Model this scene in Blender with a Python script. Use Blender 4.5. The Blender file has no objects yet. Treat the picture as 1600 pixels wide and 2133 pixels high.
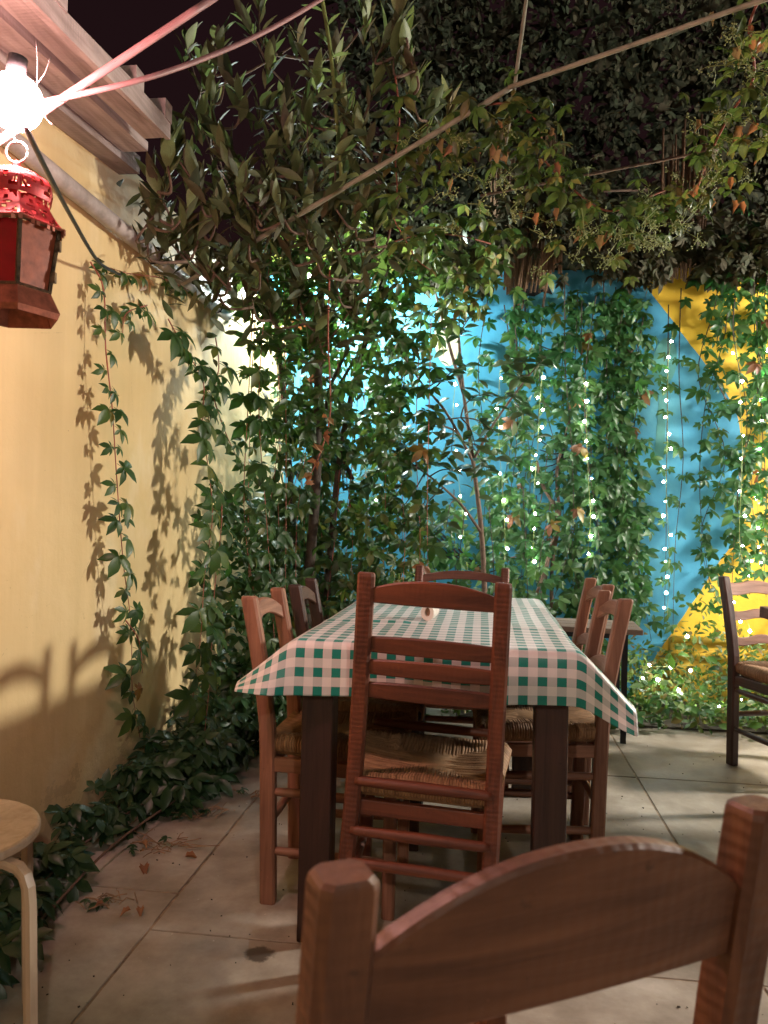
import bpy, math, random
import numpy as np
from mathutils import Vector, Matrix, Quaternion
random.seed(7); rng = np.random.default_rng(11)
R = math.radians
sc = bpy.context.scene
col = sc.collection

# ---------------------------------------------------------------- camera
cam_d = bpy.data.cameras.new('camera'); cam = bpy.data.objects.new('camera', cam_d); col.objects.link(cam)
cam_d.sensor_fit = 'HORIZONTAL'; cam_d.sensor_width = 36; cam_d.lens = 36
cam_d.clip_start = .02; cam_d.clip_end = 400
cam.location = (0, 0, 1.05)
cam.rotation_euler = (Matrix.Rotation(R(7.3), 3, 'Z') @ Matrix.Rotation(R(90.5), 3, 'X') @ Matrix.Rotation(R(1.3), 3, 'Z')).to_euler()
cam_d.dof.use_dof = True; cam_d.dof.focus_distance = 2.4; cam_d.dof.aperture_fstop = 12
sc.camera = cam

# ---------------------------------------------------------------- night sky
world = bpy.data.worlds.new('World'); sc.world = world; world.use_nodes = True
wn = world.node_tree; wn.nodes.clear()
sky = wn.nodes.new('ShaderNodeTexSky'); sky.sky_type = 'NISHITA'; sky.sun_disc = False
sky.sun_elevation = R(-4); sky.sun_rotation = R(200)
glow = wn.nodes.new('ShaderNodeMix'); glow.data_type = 'RGBA'; glow.blend_type = 'ADD'; glow.inputs[0].default_value = 1
glow.inputs[7].default_value = (.12, .040, .045, 1)        # maroon lens flare tint put into the night sky colour
wn.links.new(sky.outputs[0], glow.inputs[6])
bg = wn.nodes.new('ShaderNodeBackground'); bg.inputs[1].default_value = .1
wo = wn.nodes.new('ShaderNodeOutputWorld')
wn.links.new(glow.outputs[2], bg.inputs[0]); wn.links.new(bg.outputs[0], wo.inputs[0])

sc.view_settings.view_transform = 'Standard'; sc.view_settings.look = 'None'
sc.view_settings.gamma = 1; sc.view_settings.use_curve_mapping = False
sc.view_settings.exposure = -0.12
sc.cycles.use_denoising = True
sc.cycles.max_bounces = 7; sc.cycles.diffuse_bounces = 4; sc.cycles.glossy_bounces = 3; sc.cycles.transmission_bounces = 5
sc.cycles.sample_clamp_indirect = 3; sc.cycles.caustics_reflective = False; sc.cycles.caustics_refractive = False

PINK_BULB = (1.0, .52, .49);  PINK_POWER = 600
FLOOD = (.88, 1.0, .96);      FLOOD_POWER = 2800
LAMP = (1.0, .92, .81);       LAMP_POWER = 820
BACK = (1.0, .87, .72);       BACK_POWER = 2300
FAIRY_POWER = 170

# ---------------------------------------------------------------- material helpers
def newmat(name):
    m = bpy.data.materials.new(name); m.use_nodes = True
    nt = m.node_tree; b = nt.nodes['Principled BSDF']
    return m, nt, b
def N(nt, typ, **kw):
    n = nt.nodes.new(typ)
    for k, v in kw.items():
        if k.startswith('i_'):
            key = k[2:]; key = int(key) if key.isdigit() else key
            n.inputs[key].default_value = v
        else: setattr(n, k, v)
    return n
def L(nt, a, b): nt.links.new(a, b)
def ramp(nt, fac, stops):
    n = nt.nodes.new('ShaderNodeValToRGB'); e = n.color_ramp.elements
    while len(e) < len(stops): e.new(.5)
    for el, (p, c) in zip(e, stops): el.position = p; el.color = (*c, 1) if len(c) == 3 else c
    L(nt, fac, n.inputs[0]); return n.outputs[0]
def mixc(nt, fac, a, b, blend='MIX'):
    n = N(nt, 'ShaderNodeMix', data_type='RGBA', blend_type=blend)
    for sock, v in ((n.inputs[0], fac), (n.inputs[6], a), (n.inputs[7], b)):
        if hasattr(v, 'is_linked'): L(nt, v, sock)
        elif isinstance(v, (int, float)): sock.default_value = v
        else: sock.default_value = (*v, 1)
    return n.outputs[2]
def math_(nt, op, a, b=None, c=None, clamp=False):
    n = N(nt, 'ShaderNodeMath', operation=op, use_clamp=clamp)
    for s, v in zip(n.inputs, (a, b, c)):
        if v is None: continue
        if hasattr(v, 'is_linked'): L(nt, v, s)
        else: s.default_value = v
    return n.outputs[0]
def coords(nt, kind='Object', scale=(1, 1, 1), loc=(0, 0, 0)):
    if kind == 'World': o = N(nt, 'ShaderNodeNewGeometry').outputs['Position']
    else: o = N(nt, 'ShaderNodeTexCoord').outputs[kind]
    mp = N(nt, 'ShaderNodeMapping'); mp.inputs['Scale'].default_value = scale; mp.inputs['Location'].default_value = loc
    L(nt, o, mp.inputs[0]); return mp.outputs[0]
def noise(nt, vec, scale, detail=4, rough=.55, dist=0):
    n = N(nt, 'ShaderNodeTexNoise', i_Scale=scale, i_Detail=detail, i_Roughness=rough, i_Distortion=dist)
    L(nt, vec, n.inputs['Vector']); return n.outputs['Fac']
def bump(nt, b, h, strength=.3, dist=.01):
    n = N(nt, 'ShaderNodeBump', i_Strength=strength, i_Distance=dist)
    L(nt, h, n.inputs['Height']); L(nt, n.outputs[0], b.inputs['Normal'])

def wood(name, dark, light, axis, rough=.5, scale=1.0, saw=0.0):
    m, nt, b = newmat(name)
    st = {'x': (1.6, 22, 22), 'y': (22, 1.6, 22), 'z': (22, 22, 1.6)}[axis]
    oi = N(nt, 'ShaderNodeObjectInfo')
    mp = coords(nt, 'Object', tuple(s*scale for s in st))
    add = N(nt, 'ShaderNodeVectorMath', operation='ADD'); L(nt, mp, add.inputs[0])
    cmb = N(nt, 'ShaderNodeCombineXYZ')
    for i in range(3): L(nt, math_(nt, 'MULTIPLY', oi.outputs['Random'], 31.0 + i), cmb.inputs[i])
    L(nt, cmb.outputs[0], add.inputs[1]); v = add.outputs[0]
    g = noise(nt, v, 1.7, 6, .62, .6)
    c = ramp(nt, g, [(.28, dark), (.5, tuple((a + b_) / 2 for a, b_ in zip(dark, light))), (.72, light)])
    wide = noise(nt, coords(nt, 'Object', (7, 7, 7)), 1.0, 3)
    c = mixc(nt, ramp(nt, wide, [(.35, (.72,)*3), (.7, (1.12,)*3)]), (0, 0, 0), c) if False else mixc(nt, .55, c, ramp(nt, wide, [(.3, (.62,)*3), (.7, (1.0,)*3)]), 'MULTIPLY')
    var = math_(nt, 'MULTIPLY_ADD', oi.outputs['Random'], .3, .82)
    hs = N(nt, 'ShaderNodeHueSaturation'); L(nt, var, hs.inputs['Value']); L(nt, c, hs.inputs['Color']); c = hs.outputs[0]
    sc_ = noise(nt, coords(nt, 'Object', (60, 60, 60)), 1.0, 5, .7)
    worn = ramp(nt, sc_, [(.68, (0,)*3), (.76, (1,)*3)])
    c = mixc(nt, math_(nt, 'MULTIPLY', worn, .42), c, tuple(min(1, x*1.9 + .05) for x in light))
    nick = noise(nt, coords(nt, 'Object', (34,)*3, (3, 5, 7)), 1.0, 5, .7)
    c = mixc(nt, math_(nt, 'MULTIPLY', ramp(nt, nick, [(.64, (0,)*3), (.72, (1,)*3)]), .55), c, tuple(x*.45 for x in dark))
    L(nt, c, b.inputs['Base Color'])
    L(nt, ramp(nt, g, [(.3, (rough + .12,)*3), (.7, (rough - .08,)*3)]), b.inputs['Roughness'])
    h = g
    if saw:
        wv = N(nt, 'ShaderNodeTexWave', i_Scale=26.0, i_Distortion=4.0, i_Detail=3.0, bands_direction={'x': 'X', 'y': 'Y', 'z': 'Z'}[axis])
        L(nt, coords(nt, 'Object'), wv.inputs['Vector'])
        h = math_(nt, 'MULTIPLY_ADD', wv.outputs['Fac'], saw, g)
    bump(nt, b, h, .5, .004)
    return m

CH_D, CH_L = (.066, .018, .010), (.225, .066, .031)
M = {}
M['wood_z'] = wood('chair_wood_upright', CH_D, CH_L, 'z', saw=.25)
M['wood_x'] = wood('chair_wood_cross', CH_D, CH_L, 'x', saw=.12)
M['wood_y'] = wood('chair_wood_side', CH_D, CH_L, 'y')
FG_D, FG_L = (.062, .022, .011), (.205, .080, .037)
M['brown_z'] = wood('brown_chair_wood_upright', FG_D, FG_L, 'z', saw=.25)
M['brown_x'] = wood('brown_chair_wood_cross', FG_D, FG_L, 'x', saw=.12)
M['brown_y'] = wood('brown_chair_wood_side', FG_D, FG_L, 'y')
PL_D, PL_L = (.16, .066, .038), (.37, .175, .108)
M['pale_z'] = wood('pale_chair_wood_upright', PL_D, PL_L, 'z', .55)
M['pale_x'] = wood('pale_chair_wood_cross', PL_D, PL_L, 'x', .55)
M['pale_y'] = wood('pale_chair_wood_side', PL_D, PL_L, 'y', .55)
M['dark_z'] = wood('dark_wood_upright', (.022, .009, .007), (.066, .026, .018), 'z', .5)
M['dark_x'] = wood('dark_wood_cross', (.03, .013, .009), (.10, .042, .026), 'x', .5)
M['dark_y'] = wood('dark_wood_side', (.03, .013, .009), (.10, .042, .026), 'y', .5)
M['stool_z'] = wood('stool_birch', (.46, .33, .22), (.62, .47, .34), 'z', .45)
M['beam'] = wood('weathered_roof_board', (.23, .175, .16), (.54, .44, .41), 'y', .75, .8, saw=.2)
M['bench'] = wood('grey_bench_plank', (.07, .05, .038), (.19, .14, .105), 'x', .7)

def plain(name, color, rough=.5, metal=0, nscale=30, namp=.25, bumps=.15):
    m, nt, b = newmat(name)
    n = noise(nt, coords(nt, 'Object', (nscale,)*3), 1.0, 5, .6)
    L(nt, ramp(nt, n, [(.3, tuple(c*(1 - namp) for c in color)), (.7, tuple(min(1, c*(1 + namp)) for c in color))]), b.inputs['Base Color'])
    b.inputs['Roughness'].default_value = rough; b.inputs['Metallic'].default_value = metal
    if bumps: bump(nt, b, n, bumps, .003)
    return m
M['black_metal'] = plain('black_metal', (.018, .018, .02), .45, .6)
M['pipe'] = plain('grey_painted_pipe', (.36, .31, .29), .5, 0, 14, .35)
M['cane'] = plain('pale_cane_pole', (.25, .235, .17), .55, 0, 20, .3)
M['conduit'] = plain('pale_conduit', (.34, .17, .17), .5, 0, 12, .2)
M['cable'] = plain('black_cable', (.02, .02, .022), .45, 0)
M['tie'] = plain('white_plastic_tie', (.30, .24, .24), .4, 0)
M['tin'] = plain('red_painted_tin', (.40, .028, .032), .42, .35, 60, .35)
M['brass'] = plain('tarnished_brass_strip', (.13, .085, .05), .5, .6, 80, .7, .4)
M['copper'] = plain('rusty_tin_base', (.26, .075, .045), .42, .5, 50, .45)
M['ring'] = plain('steel_ring', (.6, .52, .5), .35, .8)
M['red_glass'] = plain('deep_red_glass', (.25, .006, .012), .3, 0, 20, .2, .05)
M['red_glass'].node_tree.nodes['Principled BSDF'].inputs['Specular IOR Level'].default_value = .2
M['amber_glass'] = plain('smoky_amber_glass', (.32, .085, .045), .32, 0, 45, .35, .1)
M['amber_glass'].node_tree.nodes['Principled BSDF'].inputs['Specular IOR Level'].default_value = .2
M['bark'] = plain('brown_bark', (.13, .085, .06), .85, 0, 40, .45, .6)
M['darkbark'] = plain('dark_bark', (.05, .038, .028), .85, 0, 40, .45, .6)
M['greenstem'] = plain('green_shoot', (.20, .24, .07), .6, 0, 30, .3)
M['redstem'] = plain('red_vine_stem', (.26, .075, .045), .6, 0, 30, .35)
M['reed'] = plain('dry_reed', (.20, .115, .065), .7, 0, 30, .4)
M['tile'] = plain('terracotta_tile', (.42, .17, .09), .8, 0, 30, .3)
M['white_cup'] = plain('white_paper', (.72, .66, .60), .6, 0, 20, .08)
M['paper_in'] = plain('brown_card_core', (.25, .14, .08), .8)
M['mural_black'] = plain('black_mural_paint', (.012, .014, .018), .75)
M['mural_cream'] = plain('cream_mural_paint', (.62, .58, .40), .75, 0, 12, .12)
M['mural_green'] = plain('green_mural_paint', (.10, .33, .32), .8, 0, 6, .2)
M['soil'] = plain('dark_soil', (.045, .035, .026), .95, 0, 25, .5, .6)
M['grout'] = plain('sandy_grout', (.24, .18, .125), .9, 0, 18, .7, .4)
M['drygrass'] = plain('dry_twigs', (.26, .17, .10), .85, 0, 30, .4)

def rush():
    m, nt, b = newmat('woven_rush')
    g = N(nt, 'ShaderNodeNewGeometry')
    n = noise(nt, coords(nt, 'Object', (55,)*3), 1.0, 5, .65)
    c1 = ramp(nt, g.outputs['Random Per Island'], [(0, (.24, .125, .058)), (.5, (.29, .16, .078)), (1, (.36, .21, .105))])
    c = mixc(nt, .8, c1, ramp(nt, n, [(.3, (.55,)*3), (.7, (1.1,)*3)]), 'MULTIPLY')
    L(nt, c, b.inputs['Base Color']); b.inputs['Roughness'].default_value = .7
    bump(nt, b, n, .4, .003); return m
M['rush'] = rush()

def leafmat(name, stops, transl=.35, rough=.42, obj_rand=True):
    m, nt, b = newmat(name)
    g = N(nt, 'ShaderNodeNewGeometry'); oi = N(nt, 'ShaderNodeObjectInfo')
    r = math_(nt, 'FRACT', math_(nt, 'MULTIPLY_ADD', g.outputs['Random Per Island'], .45, math_(nt, 'MULTIPLY', oi.outputs['Random'], .85)))
    c = ramp(nt, r, stops)
    n = noise(nt, coords(nt, 'Object', (40,)*3), 1.0, 3)
    c = mixc(nt, .6, c, ramp(nt, n, [(.3, (.6,)*3), (.7, (1.15,)*3)]), 'MULTIPLY')
    L(nt, c, b.inputs['Base Color']); b.inputs['Roughness'].default_value = rough
    tr = N(nt, 'ShaderNodeBsdfTranslucent')
    hs = N(nt, 'ShaderNodeHueSaturation', i_Saturation=1.15, i_Value=1.9, i_Hue=.49); L(nt, c, hs.inputs['Color']); L(nt, hs.outputs[0], tr.inputs[0])
    mx = N(nt, 'ShaderNodeMixShader', i_0=transl); L(nt, b.outputs[0], mx.inputs[1]); L(nt, tr.outputs[0], mx.inputs[2])
    L(nt, mx.outputs[0], nt.nodes['Material Output'].inputs[0])
    return m
M['creeper'] = leafmat('creeper_leaf', [(0, (.018, .052, .014)), (.5, (.034, .084, .022)), (.88, (.062, .118, .028)), (1, (.13, .14, .04))])
M['creeper_top'] = leafmat('creeper_leaf_olive', [(0, (.034, .062, .018)), (.5, (.060, .095, .028)), (.85, (.10, .125, .036)), (1, (.16, .12, .045))])
M['old_creeper'] = leafmat('turning_creeper_leaf', [(0, (.20, .16, .04)), (.5, (.24, .12, .05)), (1, (.16, .07, .04))])
M['creeper_wall'] = leafmat('creeper_leaf_cool', [(0, (.022, .080, .026)), (.5, (.040, .125, .038)), (1, (.075, .165, .045))])
M['laurel'] = leafmat('laurel_leaf_lit', [(0, (.10, .135, .05)), (.45, (.165, .215, .08)), (.8, (.23, .28, .115)), (1, (.17, .13, .06))], .22, .5)  # lit copy of the laurel leaf: front leaves coloured brighter, as if lit
M['laurel_shaded'] = leafmat('laurel_leaf_shaded', [(0, (.028, .042, .016)), (.6, (.055, .075, .028)), (1, (.09, .066, .034))], .22, .6)  # shaded copy of the laurel leaf: crown depth put into a darker colour
M['ficus'] = leafmat('shrub_leaf', [(0, (.026, .060, .024)), (.6, (.045, .095, .034)), (1, (.085, .10, .05))], .25, .3)
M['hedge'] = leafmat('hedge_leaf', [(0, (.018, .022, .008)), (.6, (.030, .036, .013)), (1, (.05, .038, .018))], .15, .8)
M['ground_creeper'] = leafmat('ground_creeper_leaf', [(0, (.014, .044, .016)), (.6, (.025, .068, .024)), (1, (.045, .09, .034))], .2, .4)
M['drylf'] = leafmat('withered_leaf', [(0, (.22, .10, .05)), (.5, (.34, .17, .08)), (1, (.28, .20, .09))], .25, .7)
M['bed'] = leafmat('bed_leaf', [(0, (.035, .10, .022)), (.5, (.070, .16, .035)), (.85, (.11, .19, .05)), (1, (.17, .13, .05))], .35, .45)

def plaster_left():
    m, nt, b = newmat('yellow_plaster')
    p = coords(nt, 'World')
    n1 = noise(nt, coords(nt, 'World', (1.2,)*3), 1.0, 5, .6)
    c = ramp(nt, n1, [(.3, (.59, .435, .20)), (.6, (.66, .505, .255)), (.8, (.71, .555, .305))])
    st = noise(nt, coords(nt, 'World', (6, 6, .55)), 1.0, 5, .65)           # run marks
    c = mixc(nt, .5, c, ramp(nt, st, [(.35, (.80, .78, .74)), (.62, (1, 1, 1))]), 'MULTIPLY')
    sp = noise(nt, coords(nt, 'World', (38, 38, 38), (3, 1, 2)), 1.0, 3, .75)
    c = mixc(nt, math_(nt, 'MULTIPLY', ramp(nt, sp, [(.735, (0,)*3), (.76, (1,)*3)]), .6), c, (.16, .10, .06))
    sz = N(nt, 'ShaderNodeSeparateXYZ'); L(nt, p, sz.inputs[0])
    grime = math_(nt, 'LESS_THAN', math_(nt, 'MULTIPLY_ADD', noise(nt, coords(nt, 'World', (5, 5, 9)), 1.0, 6, .7), -.9, sz.outputs[2]), -.30)
    c = mixc(nt, math_(nt, 'MULTIPLY', grime, .35), c, (.30, .21, .12))
    vo = N(nt, 'ShaderNodeTexVoronoi', feature='DISTANCE_TO_EDGE', i_Scale=1.1); L(nt, coords(nt, 'World', (1, 1, 1), (.3, .7, .2)), vo.inputs['Vector'])
    wv = noise(nt, coords(nt, 'World', (3,)*3), 1.0, 6, .7)
    crack = math_(nt, 'MULTIPLY', math_(nt, 'LESS_THAN', math_(nt, 'ADD', vo.outputs['Distance'], math_(nt, 'MULTIPLY', math_(nt, 'SUBTRACT', wv, .5), .05)), .0012), math_(nt, 'GREATER_THAN', wv, .5))
    c = mixc(nt, math_(nt, 'MULTIPLY', crack, .5), c, (.25, .17, .09))
    patch = noise(nt, coords(nt, 'World', (2.6, 2.6, 1.5), (5, 1, 3)), 1.0, 5, .6)
    c = mixc(nt, math_(nt, 'MULTIPLY', ramp(nt, patch, [(.56, (0,)*3), (.66, (1,)*3)]), .35), c, (.70, .60, .40))
    L(nt, c, b.inputs['Base Color']); b.inputs['Roughness'].default_value = .72
    n2 = noise(nt, coords(nt, 'World', (9,)*3), 1.0, 8, .6)
    bump(nt, b, n2, .28, .02); return m
M['plaster'] = plaster_left()

def mural():
    m, nt, b = newmat('blue_and_yellow_mural')
    pos = N(nt, 'ShaderNodeNewGeometry').outputs['Position']
    sx = N(nt, 'ShaderNodeSeparateXYZ'); L(nt, pos, sx.inputs[0])
    X, Z = sx.outputs[0], sx.outputs[2]
    n0 = noise(nt, coords(nt, 'World', (2.4,)*3), 1.0, 4)
    wob = math_(nt, 'MULTIPLY', math_(nt, 'SUBTRACT', n0, .5), .10)
    # blue field: a big lobe bulging to the right, yellow beyond it
    lo = math_(nt, 'MULTIPLY_ADD', Z, .62, .895)
    hi = math_(nt, 'MULTIPLY_ADD', Z, -.75, 2.825)
    edge = math_(nt, 'ADD', math_(nt, 'SMOOTH_MIN', math_(nt, 'MINIMUM', lo, 1.52), hi, .25), math_(nt, 'MULTIPLY', wob, .5))
    yel = math_(nt, 'GREATER_THAN', X, edge)
    n1 = noise(nt, coords(nt, 'World', (3.1, 3.1, 2.0)), 1.0, 5, .6)
    blue = ramp(nt, n1, [(.3, (.050, .280, .460)), (.5, (.065, .350, .560)), (.72, (.120, .440, .580))])
    dim = noise(nt, coords(nt, 'World', (9, 9, 1.1)), 1.0, 5, .6)
    blue = mixc(nt, .45, blue, ramp(nt, dim, [(.35, (.72, .80, .84)), (.65, (1,)*3)]), 'MULTIPLY')
    yl = ramp(nt, noise(nt, coords(nt, 'World', (2.2,)*3, (4, 0, 1)), 1.0, 5), [(.3, (.62, .36, .022)), (.6, (.74, .50, .035)), (.8, (.70, .44, .04))])
    c = mixc(nt, yel, blue, yl)
    pale = noise(nt, coords(nt, 'World', (30,)*3), 1.0, 4, .7)
    c = mixc(nt, math_(nt, 'MULTIPLY', ramp(nt, pale, [(.66, (0,)*3), (.75, (1,)*3)]), .3), c, (.45, .5, .45))
    L(nt, c, b.inputs['Base Color']); b.inputs['Roughness'].default_value = .62
    bump(nt, b, noise(nt, coords(nt, 'World', (14,)*3), 1.0, 8, .6), .3, .015); return m
M['mural'] = mural()
M['yellow_paint'] = plain('yellow_paint', (.66, .43, .05), .55, 0, 8, .2)

def concrete():
    m, nt, b = newmat('worn_concrete')
    oi = N(nt, 'ShaderNodeObjectInfo')
    n1 = noise(nt, coords(nt, 'World', (1.5,)*3), 1.0, 6, .62, .4)
    c = ramp(nt, n1, [(.28, (.17, .138, .103)), (.5, (.34, .30, .245)), (.72, (.53, .495, .435))])
    n2 = noise(nt, coords(nt, 'World', (7,)*3, (2, 2, 0)), 1.0, 7, .68)
    c = mixc(nt, .65, c, ramp(nt, n2, [(.3, (.42, .37, .33)), (.62, (1.08,)*3)]), 'MULTIPLY')
    n3 = noise(nt, coords(nt, 'World', (45,)*3), 1.0, 3, .7)
    c = mixc(nt, math_(nt, 'MULTIPLY', ramp(nt, n3, [(.70, (0,)*3), (.74, (1,)*3)]), .7), c, (.62, .56, .48))    # pale flecks
    c = mixc(nt, math_(nt, 'MULTIPLY', ramp(nt, noise(nt, coords(nt, 'World', (26,)*3, (9, 4, 0)), 1.0, 4, .7), [(.70, (0,)*3), (.75, (1,)*3)]), .6), c, (.06, .04, .03))
    # one oily stain with its own outline
    pos = N(nt, 'ShaderNodeNewGeometry').outputs['Position']; s = N(nt, 'ShaderNodeSeparateXYZ'); L(nt, pos, s.inputs[0])
    ex = math_(nt, 'DIVIDE', math_(nt, 'SUBTRACT', s.outputs[0], -.50), .036); ey = math_(nt, 'DIVIDE', math_(nt, 'SUBTRACT', s.outputs[1], 1.80), .034)
    e = math_(nt, 'ADD', math_(nt, 'ADD', math_(nt, 'MULTIPLY', ex, ex), math_(nt, 'MULTIPLY', ey, ey)), math_(nt, 'MULTIPLY', math_(nt, 'SUBTRACT', n2, .5), 6.0))
    c = mixc(nt, math_(nt, 'MULTIPLY', ramp(nt, e, [(.35, (1,)*3), (1.0, (0,)*3)]), .85), c, (.035, .022, .016))
    var = math_(nt, 'MULTIPLY_ADD', oi.outputs['Random'], .16, .92)
    hs = N(nt, 'ShaderNodeHueSaturation'); L(nt, var, hs.inputs['Value']); L(nt, c, hs.inputs['Color'])
    L(nt, hs.outputs[0], b.inputs['Base Color'])
    L(nt, ramp(nt, n2, [(.3, (.42,)*3), (.7, (.68,)*3)]), b.inputs['Roughness'])
    bump(nt, b, n2, .22, .006); return m
M['concrete'] = concrete()

def gingham():
    m, nt, b = newmat('green_gingham_oilcloth')
    uv = N(nt, 'ShaderNodeTexCoord').outputs['UV']; s = N(nt, 'ShaderNodeSeparateXYZ'); L(nt, uv, s.inputs[0])
    P = .0445
    su = math_(nt, 'LESS_THAN', math_(nt, 'FRACT', math_(nt, 'DIVIDE', s.outputs[0], P)), .50)
    sv = math_(nt, 'LESS_THAN', math_(nt, 'FRACT', math_(nt, 'DIVIDE', s.outputs[1], P)), .50)
    both = math_(nt, 'MULTIPLY', su, sv); one = math_(nt, 'MAXIMUM', su, sv)
    c = mixc(nt, one, (.86, .82, .80), (.62, .63, .62))
    c = mixc(nt, both, c, (.012, .235, .19))
    L(nt, c, b.inputs['Base Color']); b.inputs['Roughness'].default_value = .38
    b.inputs['Specular IOR Level'].default_value = .4
    tr = N(nt, 'ShaderNodeBsdfTranslucent'); L(nt, c, tr.inputs[0])
    mx = N(nt, 'ShaderNodeMixShader', i_0=.12); L(nt, b.outputs[0], mx.inputs[1]); L(nt, tr.outputs[0], mx.inputs[2])
    L(nt, mx.outputs[0], nt.nodes['Material Output'].inputs[0])
    bump(nt, b, noise(nt, coords(nt, 'Object', (9, 9, 9)), 1.0, 3), .12, .01)
    return m
M['gingham'] = gingham()
def emit(name, color, strength):
    m, nt, b = newmat(name)
    b.inputs['Base Color'].default_value = (.8, .8, .8, 1)
    b.inputs['Emission Color'].default_value = (*color, 1); b.inputs['Emission Strength'].default_value = strength
    return m
M['pink_light'] = emit('lit_pink_bulb', PINK_BULB, PINK_POWER)
M['flood_light'] = emit('lit_white_bulb', FLOOD, FLOOD_POWER)
M['lamp_light'] = emit('lit_warm_bulb', LAMP, LAMP_POWER)
M['back_light'] = emit('lit_terrace_bulb', BACK, BACK_POWER)
M['fairy'] = emit('lit_fairy_bulb', (1, .97, .86), FAIRY_POWER)

# ---------------------------------------------------------------- mesh helpers
class MB:
    def __init__(s): s.v = []; s.f = []; s.uv = None
    def add(s, vs, fs):
        o = len(s.v); s.v += [tuple(v) for v in vs]; s.f += [tuple(i + o for i in f) for f in fs]
    def box(s, c, size, rot=None, taper=1.0):
        hx, hy, hz = (d / 2 for d in size); vs = []
        for sz in (-1, 1):
            k = 1 if sz < 0 else taper
            for sx, sy in ((-1, -1), (1, -1), (1, 1), (-1, 1)):
                p = Vector((sx*hx*k, sy*hy*k, sz*hz))
                if rot is not None: p = rot @ p
                vs.append((p.x + c[0], p.y + c[1], p.z + c[2]))
        s.add(vs, [(3, 2, 1, 0), (4, 5, 6, 7), (0, 1, 5, 4), (1, 2, 6, 5), (2, 3, 7, 6), (3, 0, 4, 7)])
    def tube(s, path, radii, n=8, cap=True):
        path = [Vector(p) for p in path]
        if not hasattr(radii, '__len__'): radii = [radii]*len(path)
        vs = []; ref = None
        for i, p in enumerate(path):
            t = (path[min(i + 1, len(path) - 1)] - path[max(i - 1, 0)])
            t = t.normalized() if t.length > 1e-9 else Vector((0, 0, 1))
            if ref is None:
                ref = Vector((1, 0, 0)) if abs(t.x) < .9 else Vector((0, 1, 0))
            a = (ref - t*ref.dot(t)).normalized(); ref = a; b = t.cross(a)
            for k in range(n):
                an = 2*math.pi*k/n
                vs.append(p + (a*math.cos(an) + b*math.sin(an))*radii[i])
        fs = []
        for i in range(len(path) - 1):
            for k in range(n):
                fs.append((i*n + k, i*n + (k + 1) % n, (i + 1)*n + (k + 1) % n, (i + 1)*n + k))
        if cap: fs += [tuple(range(n))[::-1], tuple(range((len(path) - 1)*n, len(path)*n))]
        s.add(vs, fs)
    def loft(s, secs, cap=True):
        n = len(secs[0]); vs = [p for q in secs for p in q]; fs = []
        for i in range(len(secs) - 1):
            for k in range(n): fs.append((i*n + k, i*n + (k + 1) % n, (i + 1)*n + (k + 1) % n, (i + 1)*n + k))
        if cap: fs += [tuple(range(n))[::-1], tuple(range((len(secs) - 1)*n, len(secs)*n))]
        s.add(vs, fs)
    def mesh(s, name, smooth=False, mat=None):
        me = bpy.data.meshes.new(name); me.from_pydata(s.v, [], s.f); me.update()
        if smooth: me.polygons.foreach_set('use_smooth', [True]*len(me.polygons))
        if mat: me.materials.append(mat)
        return me
    def build(s, name, mat, parent=None, smooth=False, bevel=0, loc=None):
        o = bpy.data.objects.new(name, s.mesh(name, smooth, mat)); col.objects.link(o)
        if parent: o.parent = parent
        if loc: o.location = loc
        if bevel:
            b = o.modifiers.new('bevel', 'BEVEL'); b.width = bevel; b.segments = 2; b.limit_method = 'ANGLE'; b.angle_limit = R(40)
        return o
def tag(o, label, cat, group=None, kind=None):
    if label: o['label'] = label
    if cat: o['category'] = cat
    if group: o['group'] = group
    if kind: o['kind'] = kind
    return o
def thing(name, label, cat, loc=(0, 0, 0), rz=0, group=None):
    o = bpy.data.objects.new(name, None); col.objects.link(o); o.empty_display_size = .1
    o.location = loc; o.rotation_euler = (0, 0, rz); return tag(o, label, cat, group)
def copy_tree(o, parent=None):
    c = o.copy(); col.objects.link(c); c.parent = parent
    for ch in list(o.children): copy_tree(ch, c)
    return c
def chamfer_rect(c, wx, wy, ch, ax=Vector((1, 0, 0)), ay=Vector((0, 1, 0))):
    c = Vector(c); hx, hy = wx/2, wy/2
    pts = [(-hx + ch, -hy), (hx - ch, -hy), (hx, -hy + ch), (hx, hy - ch), (hx - ch, hy), (-hx + ch, hy), (-hx, hy - ch), (-hx, -hy + ch)]
    return [c + ax*a + ay*b for a, b in pts]
def sub(p, q): return tuple(a - b for a, b in zip(p, q))
def smooth_path(pts, n=6):
    P = [Vector(p) for p in pts]; out = []
    for i in range(len(P) - 1):
        p0, p1, p2, p3 = P[max(i - 1, 0)], P[i], P[i + 1], P[min(i + 2, len(P) - 1)]
        for k in range(n):
            t = k/n
            out.append(.5*((2*p1) + (p2 - p0)*t + (2*p0 - 5*p1 + 4*p2 - p3)*t*t + (3*p1 - p0 - 3*p2 + p3)*t**3))
    out.append(P[-1]); return out
def sphere_mb(c, r, seg=12, rings=8, sz=1.0):
    b = MB(); secs = []
    for i in range(1, rings):
        th = math.pi*i/rings
        secs.append([(c[0] + r*math.sin(th)*math.cos(2*math.pi*k/seg), c[1] + r*math.sin(th)*math.sin(2*math.pi*k/seg), c[2] - sz*r*math.cos(th)) for k in range(seg)])
    b.loft(secs, cap=False)
    n = len(b.v); b.v += [(c[0], c[1], c[2] - sz*r), (c[0], c[1], c[2] + sz*r)]
    for k in range(seg):
        b.f.append((n, (k + 1) % seg, k)); b.f.append((n + 1, (rings - 2)*seg + k, (rings - 2)*seg + (k + 1) % seg))
    return b

# ================================================================ THE SETTING
WX, BY = -1.27, 4.80            # face of the left wall, face of the back wall

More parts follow.
